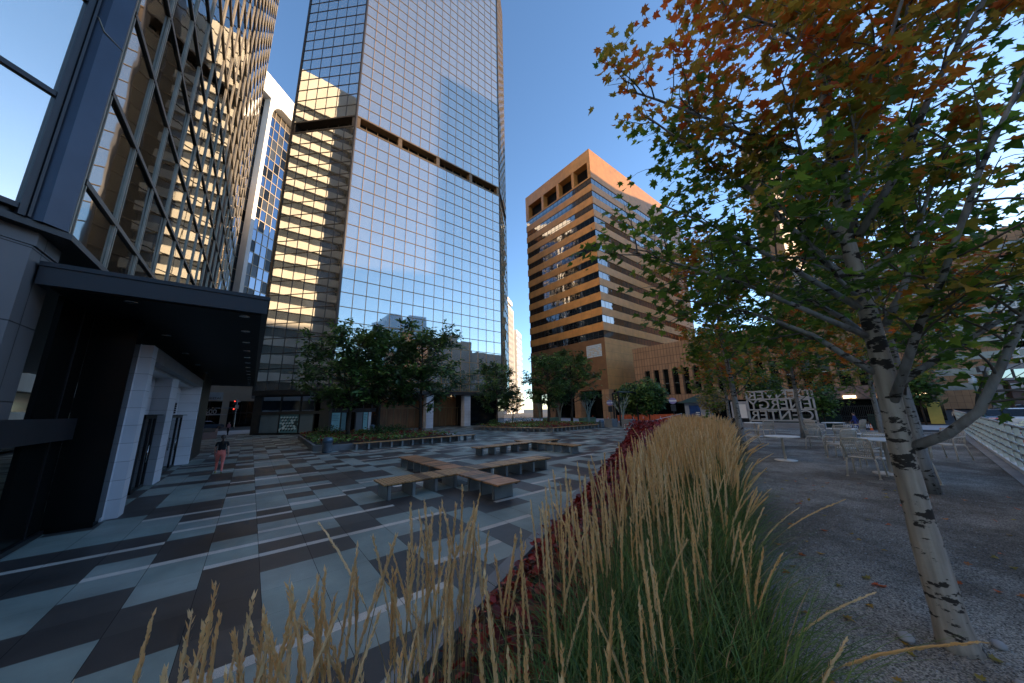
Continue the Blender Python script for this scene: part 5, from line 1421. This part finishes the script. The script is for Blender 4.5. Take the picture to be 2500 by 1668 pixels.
for lb, x, y, rz in (('mesh chair half hidden by the nearest white trunk',11.75,.30,.15),('mesh chair turned away at the left of the middle table',17.55,2.75,-.1),
                     ('mesh chair right beside the middle table',17.75,1.95,.0),('mesh chair with its side to the viewer right of the grey trunk',15.35,5.05,.5),
                     ('mesh chair half hidden by the grass plumes',15.0,5.75,.2),('mesh chair beyond the lone pedestal table',16.9,4.7,1.9),
                     ('mesh chair facing left near the nearest table',13.2,.95,3.0),('tilted mesh chair by the folding table',14.75,1.75,.9),
                     ('second chair tilted behind the folding table',15.4,1.9,2.2),('far mesh chair beside the small table before the sign',21.2,5.2,.7),
                     ('far mesh chair left of the farthest table',22.7,3.5,-.5),('far mesh chair right of the farthest table',23.3,2.1,1.2),
                     ('mesh chair behind the second white trunk near the railing',16.5,-.35,2.6)):
    dup(ca, (x,y,ZG), rz, lb)
# railing along the terrace
rl = thing('railing', 'galvanised lattice railing along the right edge of the gravel', 'railing', (4,-1.25,.78))
m = MB(); m.tube([(4,-1.25,1.90),(31.5,-1.25,1.90)], .03, 8); m.build('handrail', M['rail'], rl)
m = MB(); m.box(4,31.5,-1.30,-1.20,.83,.93); m.build('bottom_rail', M['paintwhite'], rl)
for i in range(28):
    x = 4.2+1.0*i
    m = MB(); m.obox((x,-1.29,.785), (.012,0,0), (0,.08,0), (.0,0,1.08)); m.obox((x+.30,-1.29,.93),(.012,0,0),(0,.05,0),(-.30,0,.95)); m.build('post', M['rail'], rl)
for k in range(4):
    m = MB(); m.obox((4,-1.275,1.08+.19*k), (27.5,0,0), (0,.04,0), (0,0,.05)); m.build('infill_bar', M['rail'], rl)
# handrail at the steps beyond the red foliage
hr = thing('step_handrail', 'thin grey handrail at the steps beyond the red foliage', 'handrail', (26.5,16.9,0))
m = MB(); m.tube([(26.5,16.9,.95),(28.0,16.3,.95),(33.0,14.6,1.75)], .025, 6); m.build('top_rail', M['rail'], hr)
for x, y, h in ((26.5,16.9,.95),(27.9,16.35,.95),(30.5,15.45,1.35),(32.9,14.65,1.73)):
    m = MB(); m.tube([(x,y,0),(x,y,h)], .02, 6); m.build('post', M['rail'], hr)
m = MB(); m.tube([(26.5,16.9,.5),(28.0,16.3,.5),(33.0,14.6,1.3)], .018, 6); m.build('mid_rail', M['rail'], hr)
# iron fence and green screen by the street
fe = thing('iron_fence', 'black iron fence with dark green screen behind the man in blue', 'fence', (46,8,-.2))
m = MB()
for i in range(75): m.box(46.0,46.03,.2+.13*i,.23+.13*i,-.2,2.2)
for z in (0.0,1.1,2.05): m.box(45.98,46.05,.2,10.0,z,z+.05)
m.build('pickets', M['black'], fe)
m = MB(); m.box(46.2,46.25,.2,3.2,-.2,1.3); m.box(46.2,46.25,5.0,10.0,-.2,1.3); m.build('screen', M['green'], fe)
rs_ = thing('storefront_row', 'dark red brick storefront row with lit warm signs behind the iron fence', 'building', (62,3,-.2))
m = MB(); m.box(63.0,66,-1.5,8.9,2.9,4.6); m.box(64,66,-1.5,8.9,-.2,2.9); m.build('wall', M['brick'], rs_)
m = MB(); m.box(63.9,63.99,-1.2,8.6,-.1,2.8); m.build('shop_window', M['blackglass'], rs_)
for y, w_ in ((1.5,1.6),(-.9,.9),(5.0,1.2)):
    m = MB(); m.box(62.9,62.99,y,y+w_,3.0,3.35); m.build('lit_sign', M['warmlamp'], rs_)
m = MB(); m.box(62.4,62.8,-1.6,-.6,-.2,2.3); solo(m, 'yellow_panel', M['yellow'], 'pale yellow panel standing before the dark storefront at right', 'panel')
# ================================================================== RIGHT BACKGROUND: walkway, shop, cars
wk = thing('elevated_walkway', 'elevated glazed walkway with blue panels above the parked cars', 'walkway', (78,-7,0))
m = MB(); m.box(78,82,-40,-6.2,6.3,7.0); m.box(78,82,-40,-6.2,4.9,5.2); m.build('deck', M['concrete'], wk)
for i in range(16):
    m = MB(); m.box(77.95,78.05,-6.6-2.1*i,-6.4-2.1*i,5.21,6.29); m.obox((77.97,-6.6-2.1*i,5.21),(.06,0,0),(0,.12,0),(0,-1.4,1.08)); m.build('truss_bar', M['charcoal'], wk)
m = MB(); m.box(78.2,78.3,-40,-6.3,5.21,6.29); m.build('glazing', M['mirror_d'], wk)
for y in (-6.9,-22):
    m = MB(); m.box(79,80.5,y-.7,y+.5,-.2,4.89); m.build('pier', M['concrete'], wk)
dn = thing('corner_shop', 'brick corner shop with red lettering on a white fascia behind the cars', 'building', (92,-14,0))
m = MB(); m.box(92.5,100,-40,-9.5,-.2,5.2); m.build('wall', M['brick'], dn)
m = MB(); m.box(92.3,92.48,-40,-9.6,3.6,4.8); fs_ = m.build('fascia', M['paintwhite'], dn)
text('CITY', 'fascia_letters', M['redlamp'], fs_, 1.15, (92.25,-12.0,3.75), (0,-1,0), (0,0,1), .04)
pw_ = thing('gridded_glass_tower', 'pale gridded tower far off at the right edge above the walkway', 'building', (150,-24,0))
m = MB(); m.prism([(150,-17.2),(165,-17.2),(165,-45),(150,-45)],0,40); m.build('wall', M['winpale'], pw_)
for i in range(18):
    m = MB(); m.box(149.85,149.99,-45,-17.2,2+2.1*i,2.5+2.1*i); m.build('floor_band', M['whitepanel'], pw_)
m = MB()
for i in range(14): m.box(149.8,149.84,-45+2.05*i,-44.7+2.05*i,0,40)
m.build('fins', M['whitepanel'], pw_)
def car(label, loc, rz, paint, kind='suv', grp='parked cars beyond the railing', name='parked_car'):
    root = thing(name, label, 'car', (0,0,0), grp)
    L, W_, H = (4.7, 1.85, 1.68) if kind == 'suv' else (5.5, 2.0, 1.85)
    hw = W_/2
    # side profile x forward, closed loop; lofted across with tucked sides
    low = [(-L/2,.45),(-L/2+.05,.85),(-L/2+.15,1.02)]
    if kind == 'suv': prof = [(-2.35,.42),(-2.36,.80),(-2.28,1.02),(.95,1.04),(1.9,.98),(2.25,.86),(2.34,.62),(2.32,.36),(-2.3,.36)]
    else: prof = [(-2.75,.5),(-2.75,1.12),(.95,1.16),(2.45,1.12),(2.70,1.0),(2.75,.72),(2.73,.42),(-2.7,.42)]
    m = MB(); n = len(prof)
    k = len(m.v); secs = [(-hw,.0,.06),(-hw+.08,.0,0),(hw-.08,0,0),(hw,0,.06)]
    for y, _, ins in secs:
        for x, z in prof: m.v.append((x*(1-ins*.35), y, .36+(z-.36)*(1-ins) ))
    for s in range(3):
        for i in range(n):
            j = (i+1)%n; m.f.append((k+s*n+i,k+s*n+j,k+(s+1)*n+j,k+(s+1)*n+i)); m.m.append(0); m.sm.append(False)
    m.f.append(tuple(k+i for i in range(n))); m.f.append(tuple(k+3*n+i for i in reversed(range(n)))); m.m += [0,0]; m.sm += [False,False]
    bo = m.build('body', paint, root, bevel=.05)
    if kind == 'suv': cab = [(-2.25,1.02),(-1.95,1.58),(-1.6,1.66),(.0,1.66),(.35,1.60),(1.15,1.03)]
    else: cab = [(-1.2,1.14),(-1.0,1.78),(-.7,1.85),(.35,1.85),(.6,1.78),(1.35,1.15)]
    m = MB(); k = 0; n = len(cab)
    for y in (-hw+.10, -hw+.26, hw-.26, hw-.10):
        top = abs(y) < hw-.2
        for x, z in cab: m.v.append((x*(.98 if not top else 1), y, z if (top or z < 1.2) else z-.10))
    for s in range(3):
        for i in range(n-1): m.f.append((k+s*n+i,k+s*n+i+1,k+(s+1)*n+i+1,k+(s+1)*n+i)); m.m.append(1 if i in (0,n-2) else 0); m.sm.append(False)
    m.f.append(tuple(range(n))); m.f.append(tuple(3*n+i for i in reversed(range(n)))); m.m += [1,1]; m.sm += [False,False]
    m.build('cabin', [paint, M['carglass']], root)
    ax = (1.45,-1.4) if kind == 'suv' else (1.75,-1.75)
    for x in ax:
        for s in (-1,1):
            r = .35 if kind == 'suv' else .40
            m = MB(); m.lathe([(r-.08,-.11),(r,-.08),(r,.08),(r-.08,.11)], n=20); m.xform(Matrix.Translation((x,s*(hw-.09),r)) @ Matrix.Rotation(PI/2,4,'X')); wh = m.build('wheel', M['rubber'], root)
            m = MB(); m.lathe([(r-.12,-.02),(r-.13,.03)], n=16); m.xform(Matrix.Translation((x,s*(hw+.015),r)) @ Matrix.Rotation(PI/2,4,'X')); m.build('rim', M['silver'], wh)
    xf = prof[5][0] if kind == 'suv' else 2.72
    for s in (-1,1):
        m = MB(); m.box(xf-.05,xf+.06,s*(hw-.42)-.2,s*(hw-.42)+.2,.72,.88 if kind == 'suv' else 1.0); m.build('headlight', M['paintwhite'], root)
        m = MB(); m.box(-L/2-.03,-L/2+.1,s*(hw-.2)-.14,s*(hw-.2)+.14,.78,1.0); m.build('tail_light', M['redlamp'], root)
    m = MB(); m.box(xf,xf+.05,-.5,.5,.6,.82); m.box(xf-.02,xf+.1,-hw+.1,hw-.1,.40,.54); m.build('grille', M['silver'], root)
    root.location = loc; root.rotation_euler.z = rz; return root
car('blue grey estate car seen from behind on the street by the tower', (-6.4,86,-.1), .45, M['carblue'], 'suv', None)
pk_ = car('white pickup with silver grille facing the railing at the right edge', (54,-5.6,-.2), PI, M['carwhite'], 'pickup')
cb_ = car('dark blue car left of the white pickup', (60,-4.9,-.2), PI, M['carred'], 'suv')
dup(pk_, (66,-8.2,-.2), PI, 'white van roof showing behind the white pickup')
dup(cb_, (72,-6.6,-.2), PI, 'dark car parked behind the leaning lamp post')
dup(pk_, (84,-9.4,-.2), PI, 'farthest white vehicle before the red lettered shop')
lp = thing('street_lamp', 'dark green street lamp post in front of the parked cars', 'street lamp', (51,-3.5,-.2))
m = MB(); m.lathe([(.22,0),(.18,.5),(.08,.7),(.06,4.2)], (51,-3.5,-.2), 12); m.build('post', M['green'], lp)
m = MB(); m.lathe([(.10,4.0),(.26,4.15),(.22,4.65),(.05,4.85)], (51,-3.5,-.2), 12); m.build('lantern', M['posterpale'], lp)
# ================================================================== LEFT STREET: traffic light, brick planter
tl = thing('traffic_light', 'traffic light pole showing red at the street corner by the tower', 'traffic light', (-2.9,100,-.1))
m = MB(); m.lathe([(.16,0),(.10,.3),(.075,6.6)], (-2.9,100,-.1), 10); m.tube([(-2.9,100,4.6),(-6,99.8,4.55),(-11,99.5,4.5)], [.06,.05,.04], 6); m.build('pole', M['silver'], tl)
for x, y, z in ((-3.35,99.9,5.3),(-3.35,99.9,3.5)):
    m = MB(); m.box(x-.2,x+.2,y-.15,y+.15,z,z+1.0); hd = m.build('signal_head', M['black'], tl)
    m = MB(); m.lathe([(.13,0),(.13,.05)], n=12); m.xform(Matrix.Translation((x,y-.16,z+.8)) @ Matrix.Rotation(PI/2,4,'X')); m.build('red_light', M['redlamp'], hd)
m = MB(); m.box(-3.2,-2.5,99.85,99.9,4.4,5.2,0); m.box(-3.5,-2.3,99.9,99.93,5.9,6.2,0); m.build('street_plate', M['paintwhite'], tl)
tl.location = (-2.9*.88,88,-.1); tl.scale = (.88,.88,.88)
bpz = thing('brick_planter', 'long low red brick planter leading to the street by the white entrance', 'planter', (-4.1,48.4,0))
m = MB(); m.prism([(-4.4,48.3),(-2.75,49.6),(-3.4,62),(-5.4,62)], 0, .75); m.build('brick_wall', M['brick'], bpz)
m = MB(); m.prism([(-4.2,48.7),(-2.95,49.7),(-3.6,61.7),(-5.2,61.7)], .755, .80); m.build('soil', M['soil'], bpz)
# ================================================================== PEOPLE
def person(label, loc, rz, J, zones, hair, hairmat, head_back=True):
    """J: joints in local metres (facing +y); one skinned body surface, coloured by garment"""
    names = list(J); idx = {n: i for i, n in enumerate(names)}
    E = [('pelvis','spine'),('spine','chest'),('chest','neck'),('neck','jaw'),('jaw','head'),('head','crown'),('jaw','nose')]
    for s in 'LR':
        E += [('pelvis','hip'+s),('hip'+s,'knee'+s),('knee'+s,'ankle'+s),('ankle'+s,'heel'+s),('ankle'+s,'toe'+s),('chest','sho'+s),('sho'+s,'elb'+s),('elb'+s,'wri'+s),('wri'+s,'palm'+s)]
        E += [('palm'+s,'f%d%s' % (k, s)) for k in range(4)] + [('wri'+s,'thb'+s),('thb'+s,'tht'+s)]
    me = bpy.data.meshes.new('body'); me.from_pydata([J[n][0] for n in names], [(idx[a], idx[b]) for a, b in E], []); me.update()
    ob = bpy.data.objects.new('body', me); COL.objects.link(ob)
    ob.modifiers.new('skin', 'SKIN'); sb = ob.modifiers.new('sub', 'SUBSURF'); sb.levels = 2; sb.render_levels = 2
    for i, n in enumerate(names):
        sv = me.skin_vertices[0].data[i]; r = J[n][1]
        sv.radius = r if isinstance(r, tuple) else (r, r); sv.use_root = (n == 'pelvis')
    bpy.context.view_layer.update()
    nm = bpy.data.meshes.new_from_object(ob.evaluated_get(bpy.context.evaluated_depsgraph_get()))
    bpy.data.objects.remove(ob)
    root = thing('person', label, 'person', (0,0,0))
    nm.materials.clear()
    mats, zone = zones
    for m_ in mats: nm.materials.append(m_)
    for p in nm.polygons: p.material_index = zone(p.center); p.use_smooth = True
    bo = bpy.data.objects.new('body', nm); COL.objects.link(bo); bo.parent = root; ORG[bo.name] = V((0,0,0))
    h = MB(); hair(h); h.build('hair', hairmat, root)
    hd = J['head'][0]
    for s in (-1, 1):
        e = MB(); e.blob((hd[0]+s*.032, hd[1]+.083, hd[2]+.005), (.011,.008,.009), 8, 6); e.build('eye', M['blackcloth'], root)
    root.location = loc; root.rotation_euler.z = rz
    return root
def joints(H=1.66, armL=(0,-.05), armR=(0,.10), legL=.25, legR=-.22, bend=(.12,.05), wide=1.0):
    """walking joints; arm/leg numbers are forward swing in metres"""
    k = H/1.66; J = {}
    J['pelvis'] = ((0,0,.90*k),(.135*wide,.105)); J['spine'] = ((0,.01,1.06*k),(.115*wide,.085)); J['chest'] = ((0,.0,1.24*k),(.145*wide,.098))
    J['neck'] = ((0,.0,1.395*k),.048); J['jaw'] = ((0,.025,1.47*k),(.055,.066)); J['head'] = ((0,.015,1.555*k),(.074,.092)); J['crown'] = ((0,.0,1.63*k),.050); J['nose'] = ((0,.105,1.50*k),.013)
    for s, sg, arm, leg in (('L',-1,armL,legL),('R',1,armR,legR)):
        J['hip'+s] = ((sg*.088*wide,0,.84*k),.092*wide)
        back = leg < 0
        J['knee'+s] = ((sg*.092,leg*.5+.05,.47*k),.056); an = ((sg*.095,leg-(.04 if back else 0),(.14 if back else .085)*k),.036)
        J['ankle'+s] = an
        J['heel'+s] = ((sg*.095,an[0][1]-.05,an[0][2]-.05*k),.030); J['toe'+s] = ((sg*.10,an[0][1]+.15,(.035 if not back else .03)),.028)
        J['sho'+s] = ((sg*.165*wide,0,1.345*k),.052); J['elb'+s] = ((sg*(.19*wide+.015),arm[1]*.35-.03,1.08*k),.043)
        wr = V((sg*(.19*wide+arm[0]),arm[1]+.02,.86*k)); J['wri'+s] = (tuple(wr),.030)
        pa = wr+V((0,.015,-.075)); J['palm'+s] = (tuple(pa),(.030,.015))
        for f, (dy, ln) in enumerate(((-.028,.062),(-.010,.078),(.010,.084),(.028,.074))):
            J['f%d%s' % (f, s)] = (tuple(pa+V((-sg*.012,dy+.006,-ln))),.0085)
        J['thb'+s] = (tuple(wr+V((-sg*.012,.035,-.045))),.011); J['tht'+s] = (tuple(wr+V((-sg*.018,.055,-.085))),.009)
    return J
# woman in coral trousers seen from behind, walking toward the street
Jw = joints(1.66, (.0,.20), (.045,-.10), .22, -.24, wide=1.06)
Jw['hipL'] = (Jw['hipL'][0], .108); Jw['hipR'] = (Jw['hipR'][0], .108)
def zw(c):
    if c.z < .12 : return 3 if c.z < .10 else 0
    arm = abs(c.x) > .175+.05*max(0,(1.3-c.z)) and c.z > .65 and c.z < 1.24
    if c.z > 1.40: return 0
    if arm: return 0 if c.z < 1.17 else 1
    if abs(c.x) > .2 and c.z < 1.17: return 0
    if c.z > 1.005: return 1
    if c.z < .15: return 0
    return 2
def hair_w(h):
    h.blob((0,-.022,1.575),(.092,.102,.098),14,10); h.tube([(0,-.11,1.60),(0,-.135,1.52),(.01,-.13,1.36),(.015,-.115,1.22)],[.035,.038,.03,.008],8)
person('woman in black top and coral trousers walking away across the plaza', (-.85,19.7,0), .06, Jw, ([M['skin'], M['blackcloth'], M['coral'], M['shoe']], zw), hair_w, M['hair'])
Jm = joints(1.76, (.02,.26), (.02,-.20), -.42, .40)
def zm(c):
    if c.z < .10: return 2
    if c.z > 1.47: return 0
    if .62 < c.z < .93 and abs(c.x) > .19 : return 0
    return 1
def hair_m(h): h.blob((0,-.016,1.655),(.088,.098,.088),12,8)
person('man in dark blue work clothes striding past the iron fence', (42.0,3.75,-.16), math.radians(-5), Jm, ([M['skin'], M['bluecloth'], M['blackcloth']], zm), hair_m, M['hair'])
Jp = joints(1.70, (.02,.1), (.02,-.05), .12, -.1)
def zp(c):
    if c.z < .10: return 2
    if c.z > 1.43: return 0
    if c.z < .98 and not (abs(c.x) > .2): return 2
    if abs(c.x) > .2 and c.z < .9: return 0
    return 1
def hair_p(h): h.blob((0,-.018,1.60),(.09,.10,.10),12,8)
person('person in pink checked shirt and black trousers near the brick planter', (-2.1,56.4,0), 2.6, Jp, ([M['skin'], M['pinkcloth'], M['blackcloth']], zp), hair_p, M['hair'])
person('pedestrian in pale shirt and black trousers by the yellow panel', (61,-2.4,-.2), 1.2, joints(1.72), ([M['skin'], M['beigepaint'], M['blackcloth']], zp), hair_p, M['hair'])

q = random.Random(17)
for i, (x, y, s) in enumerate(((4.02,.36,.07),(4.40,-.06,.06),(3.9,-.10,.05))):
    m = MB(); m.blob((0,0,.3*s), (s,s*.7,s*.45), 9, 6)
    for k in range(len(m.v)): m.v[k] = tuple(c*(1+.25*mnoise.noise(V(m.v[k])*14+V((i,0,0)))) for c in m.v[k])
    o = solo(m, 'rock', M['concrete'], ('pale rock touching the left side of the nearest trunk','pale rock to the right of the nearest trunk base','small pale rock nearest the viewer by the trunk')[i], 'rock', 'rocks by the nearest trunk'); o.location = (x,y,.75)
